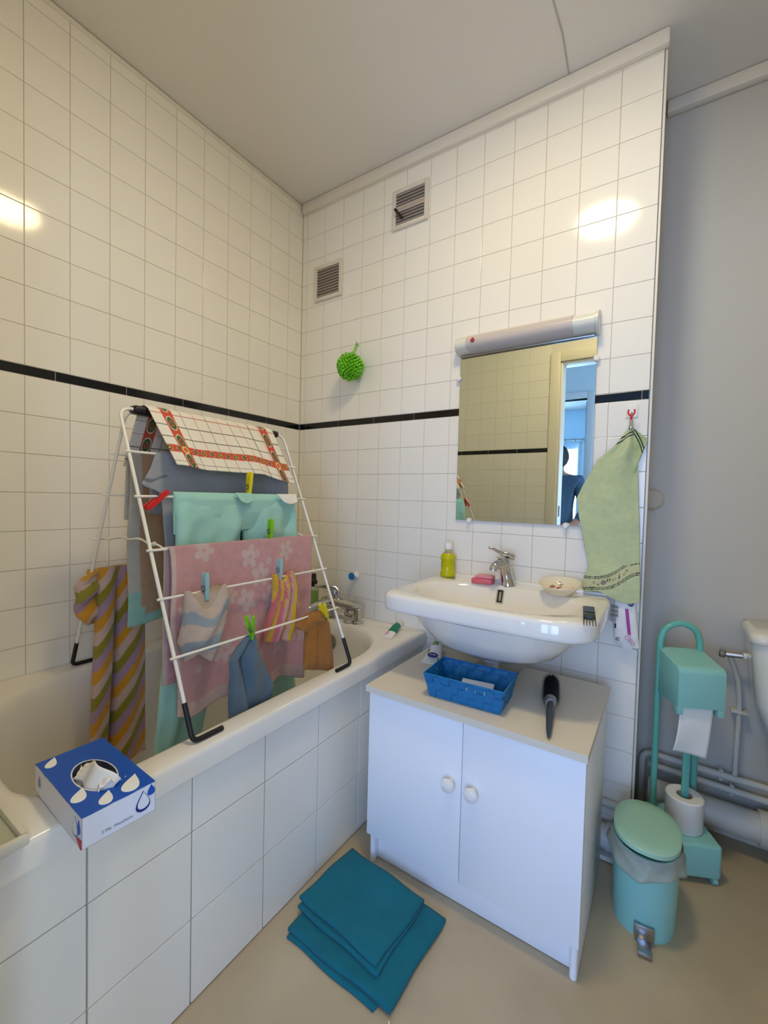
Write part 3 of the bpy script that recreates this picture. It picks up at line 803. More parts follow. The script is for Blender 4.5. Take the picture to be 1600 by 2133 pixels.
for row in range(3):
    for side in range(4):
        nc = cols[side]; h0 = .002+row*.0215+(.0 if row < 2 else .010); h1 = h0+.0212-(0 if row < 2 else .012); rs = []
        for k in range(nc*6+1):
            s = k/(nc*6); off = -.0018*sin(pi*s*nc+pi*row)*1.0
            a, b = wallpt(side, s, h0, off), wallpt(side, s, h1, off); n0 = wallpt(side, s, h0, off+.001)-a
            rs.append([a, b, b+n0, a+n0])
        bm = NB(); rings(bm, rs); obj('band', bm, 'basket_blue', bk, local=True)
for side in range(4):
    bm = NB(); tube(bm, [wallpt(side, s/8, HB-.001, 0) for s in range(9)], .0024, 8); obj('rim', bm, 'basket_blue', bk, local=True)
obj('base', boxm((-.096, -.054, .0008), (.096, .054, .0028)), 'basket_blue', bk, local=True)
t = thing('plastic_sachet', 'small clear plastic sachet lying in the blue basket', 'sachet', (1.10, -.40, .560), radians(8))
bm = NB(); box(bm, (-.045, -.026, .012), (.045, .026, .0155), .001, 1, Matrix.Rotation(radians(24), 4, 'X')); obj('film', bm, 'card_white', t, local=True)
t = thing('toiletry_pouch', 'dark navy fabric pouch filling the blue basket', 'pouch', (1.083, -.405, .546), radians(3))
bm = NB(); box(bm, (-.088, -.046, .0), (.088, .046, .016), .007, 3); obj('pouch_body', bm, 'black_rubber', t, local=True)
bm = NB(); tube(bm, [(.055+.016*cos(a), -.02+.016*sin(a), .0195) for a in [2*pi*i/16 for i in range(17)]], .003, 6); obj('hair_tie', bm, 'soap_pink', t, local=True)

# round hair brush
hb = thing('hair_brush', 'round black-bristled hair brush with grey handle on the cabinet', 'brush', (1.283, -.35, .543))
A = Vector((1.258, -.215, .571)); B = Vector((1.285, -.345, .569)); T_ = Vector((1.316, -.505, .5505)); dv = (B-A).normalized()
bm = NB(); tube(bm, [A-dv*.006, A, lerp(A, B, .5), B, B+dv*.004], .012, 14, rfn=lambda s: .004 if s < .1 else .012); obj('barrel', bm, 'black_gloss', hb)
bm = NB(); e1 = dv.orthogonal().normalized(); e2 = dv.cross(e1)
for i in range(34):
    for k in range(22):
        a = 2*pi*(k+.5*(i % 2))/22; d = e1*cos(a)+e2*sin(a); p = lerp(A, B, i/33); L = .0265+random.uniform(-.0015, .0015)
        if i < 3: L *= (.80, .9, .97)[i]
        sd = dv.cross(d)*.0008; q = dv*.0008
        vs = [bm.verts.new(x) for x in (p+d*.011+sd, p+d*.011-sd+q, p+d*.011-q)]; tp = bm.verts.new(p+d*L)
        for m_ in range(3): bm.faces.new((vs[m_], vs[(m_+1) % 3], tp))
br = obj('bristles', bm, 'bristle', hb, flat=True); br['kind'] = 'stuff'
bm = NB(); tube(bm, [B+dv*.003, B+dv*.012, B+dv*.022], .015, 16, rfn=lambda s: lerp(.0165, .012, s)); obj('ferrule', bm, 'dull_chrome', hb)
bm = NB(); tube(bm, [lerp(B+dv*.021, T_, s/10) for s in range(11)], .01, 14, rfn=lambda s: curve([(0, .009), (.25, .0105), (.7, .0075), (.95, .005), (1, .002)], s)); obj('handle', bm, 'handle_grey', hb)

# squeeze tubes
def squeeze_tube(name, label, crimp, cap, wd, r, zb_, m, capm):
    crimp = Vector(crimp); cap = Vector(cap); d = (cap-crimp).normalized(); e = Vector((-d.y, d.x, 0)).normalized(); L = (cap-crimp).length
    t = thing(name, label, 'tube', (crimp.x, crimp.y, zb_))
    bm = NB(); rs = []
    for s in range(11):
        v = s/10; a_ = lerp(wd, r, smooth(v)); b_ = lerp(.0012, r, smooth(v*1.05)); p = crimp + d*L*.86*v + Vector((0, 0, zb_+b_+.0004))
        rs.append([p+e*a_*cos(q)+Vector((0, 0, b_*sin(q))) for q in [2*pi*k/24 for k in range(24)]])
    rings(bm, rs); body = obj('tube_body', bm, m, t, ang=60)
    p = crimp+d*L*.862+Vector((0, 0, zb_+r+.0004))
    bm = NB(); lathe(bm, [(r*.85, 0), (r*.92, .002), (r*.86, L*.12), (r*.7, L*.135), (.001, L*.137)], p, 20, d); obj('cap', bm, capm, t)
    return t, body, crimp, d, e, L
def band_print(t, body, crimp, d, e, L, wd, r, zb_, v0, v1, q0, q1, m):
    bm = NB(); rs = []
    for s in range(7):
        v = lerp(v0, v1, s/6); a_ = lerp(wd, r, smooth(v))+.0004; b_ = lerp(.0012, r, smooth(v*1.05))+.0004; p = crimp + d*L*.86*v + Vector((0, 0, zb_+b_))
        rs.append([p+e*a_*cos(q)+Vector((0, 0, b_*sin(q))) for q in [lerp(q0, q1, k/10) for k in range(11)]])
    rings(bm, rs, False, False, False); obj('print', bm, m, body, ang=60)
a_ = squeeze_tube('toothpaste_tube', 'white and green squeezed tube lying on the bathtub rim', (.651, -.175, 0), (.628, -.045, 0), .021, .0155, .5612, 'white_gloss', 'white_plastic')
band_print(*a_, .021, .0155, .5612, .42, .97, -.1, pi+.1, 'print_green')
band_print(*a_, .021, .0155, .5612, .20, .40, .3, 1.3, 'print_pink')
a_ = squeeze_tube('cream_tube', 'white tube with green leaves and blue oval logo behind the basket', (.882, -.262, 0), (.846, -.118, 0), .031, .021, .5432, 'white_gloss', 'pale_bottle')
band_print(*a_, .031, .021, .5432, .05, .30, 2.2, 2.9, 'print_leaf')
band_print(*a_, .031, .021, .5432, .72, .95, .9, 1.9, 'print_leaf')
band_print(*a_, .031, .021, .5432, .45, .60, .2, .9, 'print_leaf')
t, body, cr, d, e, L = a_
o_ = cr + d*L*.26 + Vector((0, 0, .5432+.0182)); mtx = frame_mtx(o_, -e, d+Vector((0, 0, .24)))
bm = NB(); prism(bm, [mtx @ Vector((.018*cos(q), .013*sin(q), 0)) for q in [2*pi*k/28 for k in range(28)]], mtx.to_3x3() @ Vector((0, 0, -.001)), mtx.to_3x3() @ Vector((0, 0, .0012))); obj('logo_oval', bm, 'print_navy', body)
text_mesh('NIVEA', .0085, mtx @ Matrix.Translation((0, 0, .0014)), 'logo_text', 'print_white', body)

# ------------------------------------------------------------------ hook, hand towel and cotton pad bag on the tiled wall
t = thing('adhesive_hook', 'clear adhesive hook on the tiles holding the green towel', 'hook', (1.421, -.004, 1.36))
obj('plate', boxm((1.404, -.008, 1.362), (1.437, -.0042, 1.402), .0015), 'white_gloss', t)
bm = NB(); tube(bm, fillet([(1.421, -.008, 1.376), (1.421, -.016, 1.362), (1.421, -.026, 1.362), (1.421, -.028, 1.372)], .006), .003, 8); obj('peg', bm, 'clear_plastic', t)
tw = thing('hand_towel', 'pale green terry hand towel with dark striped border hanging by the mirror', 'towel', (1.40, -.03, .79))
def tl(v): return plin([(0, 1.418), (.10, 1.385), (.19, 1.334), (.33, 1.298), (.415, 1.279), (.50, 1.285), (.70, 1.307), (.84, 1.322), (.90, 1.310), (.95, 1.303), (1, 1.312)], v)
def tr(v): return plin([(0, 1.428), (.10, 1.437), (.3, 1.446), (.6, 1.455), (1, 1.466)], v)
GR = lin('cbd7a5'); DK = lin('33343c'); PALE = lin('cfd0a0')
def tcol(u, v):
    x = lerp(tl(v), tr(v), u); z = lerp(1.328, .806, v) + .012*sin(u*5)*(v > .8)
    s = (x-1.312)/.154
    b = z - lerp(.815, .868, smooth(s)) # height above a slanted line of the lower band
    for h0, h1 in ((.0, .0028), (.0055, .0085), (.040, .0428), (.0455, .0485)):
        if h0 <= b <= h1: return DK
    if .009 < b < .040:
        k = s*1.0; hb_ = (b-.009)/.031
        for kx, kind in ((.26, 'dot'), (.36, 'circ'), (.45, 'bars'), (.54, 'dash'), (.63, 'bar'), (.73, 's'), (.18, 'sq')):
            dx = (k-kx)*.154; dz = (hb_-.5)*.031
            if kind == 'circ' and dx*dx+dz*dz < .0085**2: return lin('8f8a84')
            if kind == 'dot' and dx*dx+(dz+.006)**2 < .003**2: return DK
            if kind == 'bars' and abs(dz-.004) < .006 and (abs(dx-.003) < .0013 or abs(dx+.003) < .0013): return DK
            if kind == 'dash' and abs(dz) < .0012 and abs(dx) < .006: return DK
            if kind == 'bar' and abs(dx) < .0013 and abs(dz) < .007: return DK
            if kind == 's' and abs(dz-.004*sin(dx*520)) < .0017 and abs(dx) < .0062: return DK
            if kind == 'sq' and abs(dx) < .003 and abs(dz) < .004: return lin('a59f88')
        return PALE
    # upper slanted stripes along the left shoulder
    dd = (x-1.421)*.50 - (z-1.328)*-.866
    e_ = (1.318-z) - (1.421-x)*.72
    if u < .96:
        for h0, h1 in ((.004, .0085), (.013, .0175)):
            if h0 <= e_ <= h1 and z > 1.2: return DK
    return GR
def tf(u, v):
    x = lerp(tl(v), tr(v), u); z = lerp(1.328, .806, v) + .010*sin(u*5.2+.4)*smooth((v-.85)/.15) + .004*sin(u*7)*v
    y = -.029 - .012*sin(u*pi)*min(1, v*6) - .009*sin(u*9+2)*(1-v)*min(1, v*8) - .006*sin(u*4.2+v*3) + .006*nz(x, 0, z, 14)
    if v > .78: y -= .010*smooth((v-.78)/.1)
    return Vector((x, y, z))
cloth('towel_cloth', tf, 84, 270, 'terry_print', tw, tcol, .005)
def ff(u, v):
    a = Vector((1.4275, -.022, 1.326)).lerp(Vector((1.4665, -.015, 1.292)), u); b = Vector((1.433, -.022, 1.19))
    return a.lerp(b, v*.97) + Vector((0, -.004*sin(u*5+v*4), 0))
def fcol(u, v):
    k = v+.30*(1-u)
    for a, b in ((.30, .36), (.42, .48)):
        if a < k*1.05+.04 < b: return DK
    return lin('bccf93')
cloth('corner_flap', ff, 30, 60, 'terry_print', tw, fcol, .004)
t = thing('towel_clip', 'red towel clip with metal clasp between hook and green towel', 'clip', (1.4215, -.024, 1.33))
bm = NB(); tube(bm, fillet([(1.4135, -.0335, 1.382), (1.4125, -.0335, 1.370), (1.4215, -.0335, 1.360), (1.4305, -.0335, 1.370), (1.4295, -.0335, 1.382)], .006), .0024, 8); tube(bm, [(1.4215, -.0335, 1.362), (1.4215, -.035, 1.345)], .003, 8); obj('fork', bm, 'peg_red', t)
bm = NB(); lathe(bm, [(.0035, 0), (.0055, -.006), (.0045, -.012), (.0065, -.018), (.0065, -.027), (.005, -.029)], (1.4215, -.035, 1.350), 16); obj('clasp', bm, 'chrome', t)

cbag = thing('cotton_pad_bag', 'clear plastic bag of cotton pads hanging under the green towel', 'bag', (1.42, -.02, .65))
def bl(v): return plin([(0, 1.398), (.3, 1.396), (.6, 1.396), (.85, 1.400), (1, 1.408)], v)
def brr(v): return plin([(0, 1.452), (.4, 1.460), (.8, 1.466), (1, 1.470)], v)
bm = NB(); rs = []
for j in range(31):
    v = j/30; ring = []
    for k in range(30):
        a = 2*pi*k/30; u = .5-.5*cos(a); x = lerp(bl(v), brr(v), u)
        th = .017*sin(pi*min(1, .12+v*.86))**.5*abs(sin(a))**.7
        y = -.024+(-th if a < pi else th*.9)+.003*nz(x*60, a, v*6)
        z = lerp(.815, .652, v) + (.006*sin(u*8+1) if v > .93 else 0)
        ring.append(Vector((x, min(y, -.0045), z)))
    rs.append(ring)
rings(bm, rs); film = obj('film', bm, 'paper', cbag, ang=60)
def decal(name, poly, y, m, par):
    bm = NB(); prism(bm, [Vector((x, y, z)) for x, z in poly], (0, 0, 0), (0, -.0006, 0)); return obj(name, bm, m, par, flat=True)
for k in range(9):
    z = .783-.0042*k; decal('barcode_line', [(1.390, z), (1.410, z-.0015), (1.410, z-.0015-(.0012, .0022, .0009)[k % 3]), (1.390, z-(.0012, .0022, .0009)[k % 3])], -.0425, 'black_rubber', film)
decal('magenta_strip', [(1.428, .776), (1.437, .776), (1.447, .698), (1.438, .698)], -.0425, 'print_magenta', film)
decal('logo_oval', [(1.443+.0085*cos(q), .795+.011*sin(q)) for q in [2*pi*k/22 for k in range(22)]], -.0405, 'print_navy', film)
for dz in (.004, 0, -.004): decal('logo_text', [(1.438, .795+dz), (1.448, .795+dz), (1.448, .796+dz), (1.438, .796+dz)], -.0415, 'print_white', film)
decal('dark_mark', [(1.401, .726), (1.406, .726), (1.406, .712), (1.401, .712)], -.0425, 'black_rubber', film)
decal('grey_window', [(1.389, .748), (1.405, .744), (1.4045, .73), (1.390, .732)], -.0425, 'print_grey', film)
bm = NB(); tube(bm, [(1.412+.004*cos(q)*1.3, -.0415, .679+.0035*sin(q)) for q in [radians(30+i*28) for i in range(11)]], .0011, 6); obj('recycle_mark', bm, 'black_rubber', film)
bm = NB()
for x, z, r in ((1.438, .688, .007), (1.446, .680, .005), (1.452, .672, .006)): tube(bm, [(x+r*cos(q), -.0425, z+r*.8*sin(q)) for q in [2*pi*i/14 for i in range(15)]], .0011, 5)
obj('pink_scroll', bm, 'print_pink', film)

# ------------------------------------------------------------------ drying rack on the tub
rk = thing('drying_rack', 'white wire A-frame drying rack standing on the bathtub rim', 'drying rack', (.37, -.735, .562))
ZT, XT = 1.306, .378
FL, FR = (.704, -1.008, .567), (.704, -.464, .567)
BLg, BRg = (.042, -.982, .567), (.042, -.492, .567)
def rackframe(xt, xf, y0, y1, name):
    bm = NB(); pts = fillet([(xf, y0, .61), (xt, y0, ZT), (xt, y1, ZT), (xf, y1, .61)], .035, 6)
    dx = (xf-xt)/(ZT-.567)
    pts[0] = Vector((xf-dx*.06*0-dx*.055, y0, .622)); pts[-1] = Vector((xf-dx*.055, y1, .622))
    tube(bm, pts, .0043, 10); obj(name, bm, 'rack_white', rk)
    for y, s in ((y0, 1), (y1, -1)):
        bm = NB(); tube(bm, fillet([(xf-dx*.075, y, .642), (xf, y, .5670), (xf+.001, y+s*.072, .5670)], .016, 5), .0058, 10); obj('rubber_foot', bm, 'black_rubber', rk)
rackframe(XT, .704, -1.008, -.464, 'front_frame')
rackframe(.362, .042, -.982, -.492, 'back_frame')
ZR = (1.193, 1.085, .961, .855, .733)
def xfr(z): return XT+(ZT-z)*(.704-XT)/(ZT-.567)
def xbk(z): return .362-(ZT-z)*(.362-.042)/(ZT-.567)
for z in ZR:
    bm = NB(); tube(bm, [(xfr(z)+.006, -1.020, z), (xfr(z)+.006, -.452, z)], .0031, 8); obj('rung', bm, 'rack_white', rk)
    bm = NB(); tube(bm, [(xbk(z)-.006, -.994, z), (xbk(z)-.006, -.480, z)], .0031, 8); obj('rung', bm, 'rack_white', rk)
for y0, y1 in ((-.975, -.912), (-.535, -.487)):
    bm = NB(); box(bm, (.352, y0, ZT-.011), (.388, y1, ZT+.011), .009, 3); obj('hinge_grip', bm, 'black_rubber', rk)
for y, s in ((-.995, 1), (-.478, -1)):
    z = ZR[2]; pts = []
    for i in range(25):
        q = i/24; pts.append(Vector((lerp(xbk(z)-.006, xfr(z)+.006, q), y+s*(.018+.010*sin(q*pi))+.0025*sin(q*22), z+.012*sin(q*pi)+.0025*cos(q*22))))
    bm = NB(); tube(bm, pts, .0026, 8)
    for q in (4, 9, 20): tube(bm, [pts[q]+Vector((.004*cos(a)*.4, .0045*sin(a), .0045*cos(a))) for a in [2*pi*i/8 for i in range(9)]], .0016, 6)
    obj('spreader_wire', bm, 'rack_white', rk)

# ---- laundry
WHITE = lin('e6e0d4'); RED = lin('c8503c'); GRN = lin('36603a'); YEL = lin('d9c66a'); LGR = lin('6f7468'); LRD = lin('c98278')
def ktcol(a, b):
    """kitchen towel print: a across in m, b up from the hem in m (cloth .44 wide)"""
    def medal(p, q, s, c):
        d = sqrt((p/s)**2 + (q/(s*(1.55 if s > .011 else 1.0)))**2) if s > .011 else abs(p)/s+abs(q)/s
        if d > 1.0: return None
        if d > .84: return YEL if c else lin('c9c5ae')
        if d > .45: return GRN
        if d > .25: return RED
        return YEL if c else GRN
    vb = None
    for c0_ in (.048, .392):
        if abs(a-c0_) < .017: vb = c0_
    hb_ = abs(b-.046) < .0105
    if vb is not None:
        if hb_:
            d = sqrt((a-vb)**2+(b-.046)**2)
            if .006 < d < .0105: return YEL
            return RED
        q = ((b-.095) % .052)-.026; r = medal(a-vb, q, .0135, False)
        return r if r else RED
    if hb_:
        q = ((a-.07) % .027)-.0135; k = int((a-.07)//.027) % 2
        r = medal(q, b-.046, .0098, k == 1); return r if r else RED
    for k in range(1, 12):
        if abs(a-.040*k-.01) < .0011: return LRD if k % 2 else LGR
    for k in range(0, 12):
        if abs(b-.034*k-.012) < .0011: return LRD if k % 3 == 1 else LGR
    return WHITE
FRL, BKL = .158, .150
def ktf(u, v):
    s = v*(FRL+BKL+.03)       # from the front hem up, over the top bars, and down the back
    y = lerp(-.945, -.528, u)
    if s < FRL:
        g = 1-s/FRL; x = .394+.092*g+.008*sin(u*11+1)*g+.004*sin(u*23)*g; z = ZT+.008-(FRL-s)*.985 - .022*g*smooth((u-.6)/.4)*1.0+.008*g*(1-smooth(u/.25))
        y = lerp(-.945, -.528, u)+lerp(.022, .028, u)*g
    elif s < FRL+.03:
        q = (s-FRL)/.03; x = .392-.044*q; z = ZT+.008+.008*sin(q*pi)
    else:
        g = (s-FRL-.03)/BKL; x = .348-.055*g-.006*sin(u*9)*g; z = ZT+.008-g*BKL; y += -.012*g*(1-u)
    return Vector((x, y, z))
tag(cloth('kitchen_towel', ktf, 230, 230, 'cotton_print', None, lambda u, v: ktcol(u*.44, v*(FRL+BKL+.03)), .0022),
    'white checked kitchen towel with red floral border over the rack top', 'towel')

# grey t-shirt on the first front rung
GY = lin('9b9da3'); GYS = lin('8a8c93')
def shf(u, v):
    s = v; z1 = ZR[0]+.005; xr = xfr(ZR[0])+.006
    if v < .15:
        g = (.15-v)/.15; x = xr-.006-.03*g; z = z1-.16*g
        y = lerp(-.945, -.500, u)
    else:
        g = (v-.15)/.85; x = xr+.003+.010*g+.006*sin(u*14+g*2)*g; z = z1-.285*g
        lft = plin([(0, -.945), (.13, -.960), (.25, -.985), (.30, -.955), (.36, -.935), (1, -.925)], g)
        y = lerp(lft, -.495, u)
        z -= .016*exp(-((u-.03)/.05)**2)*smooth(1-abs(g-.24)/.2)
    return Vector((x, y, z))
def shc(u, v):
    g = (v-.15)/.85; k = nz(u*40, v*160, 0)*.10+nz(u*7, v*7, 3)*.05
    c = GY
    if .19 < g < .225 and u < .12: c = lin('70737c')
    return tuple(max(0, q*(1+k)) for q in c)
tag(cloth('grey_t_shirt', shf, 70, 90, 'cotton_print', None, shc, .003), 'heather grey t-shirt hung on the rack below the checked towel', 't-shirt')

# mint trousers over the second rung
mt = thing('mint_trousers', 'pale mint cotton trousers hung over the second rung of the rack', 'trousers', (.47, -.71, .40))
xr = xfr(ZR[1])+.006
def mz(v): return lerp(ZR[1]+.011, .395, v)
lf_ = lambda v: plin([(0, -.925), (.2, -.925), (.5, -.938), (.8, -.955), (1, -.972)], v)
lr_ = lambda v: plin([(0, -.700), (.10, -.708), (.16, -.714), (.24, -.724), (.4, -.775), (1, -.845)], v)
rl_ = lambda v: plin([(0, -.722), (.10, -.714), (.16, -.710), (.24, -.700), (.5, -.65), (1, -.585)], v)
rr_ = lambda v: plin([(0, -.506), (.3, -.502), (1, -.470)], v)
mx_ = lambda v: xr+.004*sin(v*6)-.006*v
mth = lambda v: plin([(0, .0075), (.05, .017), (.3, .016), (1, .013)], v)
def mf(k):
    def f(u, v): return (.007*sin(u*9+k+v*7)+.005*sin(u*17+v*3+k))*min(1, v*8)+.008*nz(u*5+k, v*16+u*3, 0)*min(1, v*10)
    return f
pouch('leg', lf_, lr_, mz, mx_, mth, 'mint_cotton', mt, None, 60, 40, mf(0))
pouch('leg', rl_, rr_, mz, mx_, mth, 'mint_cotton', mt, None, 60, 40, mf(3))
pouch('yoke', lambda v: -.927, lambda v: -.503, lambda v: lerp(ZR[1]+.013, ZR[1]-.095, v), lambda v: xr+.001, lambda v: plin([(0, .009), (.15, .0185), (.5, .0175), (1, .004)], v), 'mint_cotton', mt, None, 20, 60,
      lambda u, v: .004*sin(u*31)*v+.004*sin(u*12+1)*v, lambda u, v: -.012*v*sin(u*6)**2)
def flapf(c0_, w_, h_, dy):
    def f(u, v):
        return Vector((xr+.022+.010*v+.003*sin(u*6), c0_+lerp(-w_, w_, u)*(1-.25*v)+dy*v, ZR[1]+.014-h_*v*(1-.25*(2*u-1)**2)))
    return f
cloth('waist_flap', flapf(-.728, .030, .030, .006), 14, 10, 'mint_cotton', mt, None, .003)
cloth('pocket_lining', flapf(-.560, .042, .032, .010), 14, 10, 'white_cotton', mt, None, .003)

# brown towel on the back frame
BR = lin('c79f7a'); BG = lin('cfc8ba'); MI = lin('9fd0c2')
def bwf(u, v):
    xr_ = xbk(ZR[0])-.006; y = lerp(-.950, -.520, u)
    if v < .3:
        g = (.3-v)/.3; return Vector((xr_-.008-.012*g, y, ZR[0]+.005-.18*g))
    g = (v-.3)/.7
    return Vector((xr_+.007+.004*sin(u*22)*g+.010*sin(u*7)*g, y-.006*g*(1-u)+.003*sin(g*9), ZR[0]+.006-.475*g+.012*sin(u*5)*g))
def bwc(u, v):
    g = (v-.3)/.7
    if g > .945: return MI
    if g > .90: return MI if u < .10 else BR
    if u < .075: return MI if g > .80 else BG
    return BR
tag(cloth('brown_towel', bwf, 80, 90, 'terry_print', None, bwc, .005), 'brown terry towel with pale border hanging inside the rack', 'towel')

# pink towel with white flowers over the third rung
PK = lin('dca5a3'); PW = lin('e0c4bd')
fl = [(random.uniform(.02, .47), random.uniform(.0, .34), random.choice((.012, .03, .034, .026)), random.uniform(0, 6.28)) for _ in range(40)]
keep = []
for f_ in fl:
    if all((f_[0]-g[0])**2+(f_[1]-g[1])**2 > (.9*(f_[2]+g[2]))**2 for g in keep): keep.append(f_)
def pkc(u, v):
    g = v; a = u*.485; b = plin([(0, -.36), (.45, 0), (1, .41)], v)
    if a < .010 : return PW
    if b > .375: return lin('d8bcb2') if (b*900 % 9) > 2 else lin('cfae a4'.replace(' ', ''))
    for x, y, r, ph in keep:
        dx, dy = a-x, b-y; d = sqrt(dx*dx+dy*dy)
        if d < r:
            if d < r*.16: return PK
            pet = abs(cos(2.5*math.atan2(dy, dx)+ph))
            if d < r*(.45+.55*pet): return PW
    k = 1+.06*nz(a*40, b*40, 1)
    return tuple(q*k for q in PK)
def pkf(u, v):
    xr_ = xfr(ZR[2])+.006; y = lerp(-.972, -.487, u); rp = .009
    if v < .45:
        g = (.45-v)/.45; return Vector((xr_-rp-.003-.004*g+.003*sin(u*12)*g, y, ZR[2]+.004-.34*g))
    g = (v-.45)/.55
    x = xr_+rp+.002+.012*g+.005*sin(u*10+g*3)*g+.004*sin(u*21)*g*g
    bot = lerp(.405, .440, u) + .012*sin(u*14)
    return Vector((x, y+lerp(.018, -.048, u)*g*g+.004*sin(g*10+u*4), ZR[2]+.006*(1-g)-bot*g))
tag(cloth('pink_towel', pkf, 210, 270, 'terry_print', None, pkc, .005), 'pink terry towel with white flowers over the third rung of the rack', 'towel')

# wash mitts
xr4 = xfr(ZR[3])+.006; xr5 = xfr(ZR[4])+.006
C1, C2 = lin('cdb8a8'), lin('9aa5ac')
pouch('wash_mitt', lambda v: plin([(0, -.958), (.35, -.962), (.7, -.974), (1, -.955)], v), lambda v: plin([(0, -.846), (.25, -.836), (.6, -.858), (1, -.885)], v),
      lambda v: lerp(.866, .695, v), lambda v: xr4+.004+.006*v, lambda v: plin([(0, .010), (.15, .018), (.8, .018), (1, .004)], v), 'terry_print', None,
      lambda u, v: C2 if (.24 < v+.10*u-.05 < .42 or .66 < v+.12*u-.08 < .86) else C1, 60, 44,
      lambda u, v: .012*sin(u*pi)*sin(v*pi)+.007*sin(u*11+v*5)*v, lambda u, v: -.052*sin(pi*min(1, max(0, (u-.08)/.80)))**1.4*(1-v)**1.6 + .014*sin(u*5)*v*v)
tag(C.objects[-1], 'beige and blue-grey striped terry wash mitt sagging from the rack', 'wash mitt', 'wash mitts pegged to the rack')
Y1_, P1_, V1_ = lin('dfb32e'), lin('cf6a6e'), lin('c79ac0')
def st2(u, v):
    k = (u*3.4+.45*v+.25*sin(v*3)) % 1.0
    return Y1_ if k < .42 else (P1_ if k < .72 else (Y1_ if k < .82 else V1_))
pouch('wash_mitt', lambda v: plin([(0, -.690), (.25, -.688), (.5, -.700), (.8, -.728), (1, -.735)], v), lambda v: plin([(0, -.612), (.3, -.600), (.7, -.606), (1, -.612)], v),
      lambda v: lerp(.868, .672, v), lambda v: xr4+.004+.008*v, lambda v: plin([(0, .010), (.2, .020), (.8, .018), (1, .004)], v), 'terry_print', None, st2, 60, 60,
      lambda u, v: .010*sin(u*15+v*2)*(.4+v*.6), lambda u, v: -.030*exp(-((u-.5)/.18)**2)*(1-v)**3 + .022*(.5-u)*v*v)
tag(C.objects[-1], 'yellow and pink striped terry wash mitt pegged to the rack', 'wash mitt', 'wash mitts pegged to the rack')
pouch('wash_mitt', lambda v: plin([(0, -.822), (.12, -.850), (.24, -.874), (.40, -.868), (1, -.862)], v), lambda v: plin([(0, -.800), (.2, -.785), (.5, -.755), (.85, -.731), (1, -.734)], v),
      lambda v: lerp(.734, .535, v), lambda v: xr5+.004-.004*v, lambda v: plin([(0, .008), (.15, .016), (.5, .018), (.9, .012), (1, .004)], v), 'blue_terry', None, None, 44, 40,
      lambda u, v: -.022*exp(-((u-.30-.1*v)/.07)**2)*smooth(v*2)*(1-v*.4)+.006*sin(u*9+v*6), lambda u, v: (.030*(u-.3)-.018*(1-u))*v*v-.010*v*v)
tag(C.objects[-1], 'plain blue terry wash mitt hanging from the lowest front rung', 'wash mitt', 'wash mitts pegged to the rack')
pouch('wash_mitt', lambda v: plin([(0, -.610), (.06, -.648), (.16, -.632), (.20, -.604), (.5, -.610), (1, -.618)], v), lambda v: plin([(0, -.535), (.2, -.512), (.6, -.495), (1, -.483)], v),
      lambda v: lerp(.744, .558, v), lambda v: xr5+.004+.006*v, lambda v: plin([(0, .008), (.12, .018), (.85, .014), (1, .005)], v), 'ochre_terry', None, None, 44, 40,
      lambda u, v: .010*exp(-((u-.26)/.05)**2)*smooth(v*3)-.006*sin(u*6), lambda u, v: lerp(.024, -.020, u)*v*v-.02*(1-v)*exp(-((u-.1)/.15)**2))
tag(C.objects[-1], 'ochre terry wash mitt pegged at the end of the lowest rung', 'wash mitt', 'wash mitts pegged to the rack')

# diagonal striped towel over the lower back rungs
ST = (lin('d99a1c'), lin('d6b8ae'), lin('968a1e'), lin('b393ad'))
stt = thing('striped_towel', 'yellow, olive and mauve diagonally striped towel on the rack back', 'towel', (.15, -.90, .28))
def stc(u, v):
    i = int(v*16.0 + u*6.2) % 4
    return ST[i]
pouch('hanging_panel', lambda v: plin([(0, -.965), (.1, -.972), (.5, -.985), (1, -1.0)], v), lambda v: plin([(0, -.846), (.3, -.836), (1, -.835)], v),
      lambda v: lerp(.875, .285, v), lambda v: xbk(ZR[3])+.008+.012*v, lambda v: plin([(0, .012), (.06, .026), (.5, .028), (1, .010)], v), 'terry_print', stt, stc, 240, 150,
      lambda u, v: -.034*exp(-((u-.36)/.030)**2)*smooth(v*4)+.008*sin(u*10+v*2))
pouch('rolled_end', lambda v: plin([(0, -.985), (.3, -1.012), (.6, -1.016), (.85, -1.010), (1, -.990)], v), lambda v: plin([(0, -.940), (.5, -.965), (1, -.960)], v),
      lambda v: lerp(.870, .712, v), lambda v: xbk(ZR[3])-.012, lambda v: plin([(0, .012), (.2, .030), (.8, .030), (1, .010)], v), 'terry_print', stt,
      lambda u, v: ST[int((v*5.2+u*2.0)) % 4], 40, 40, lambda u, v: .010*sin(v*15+u*4))

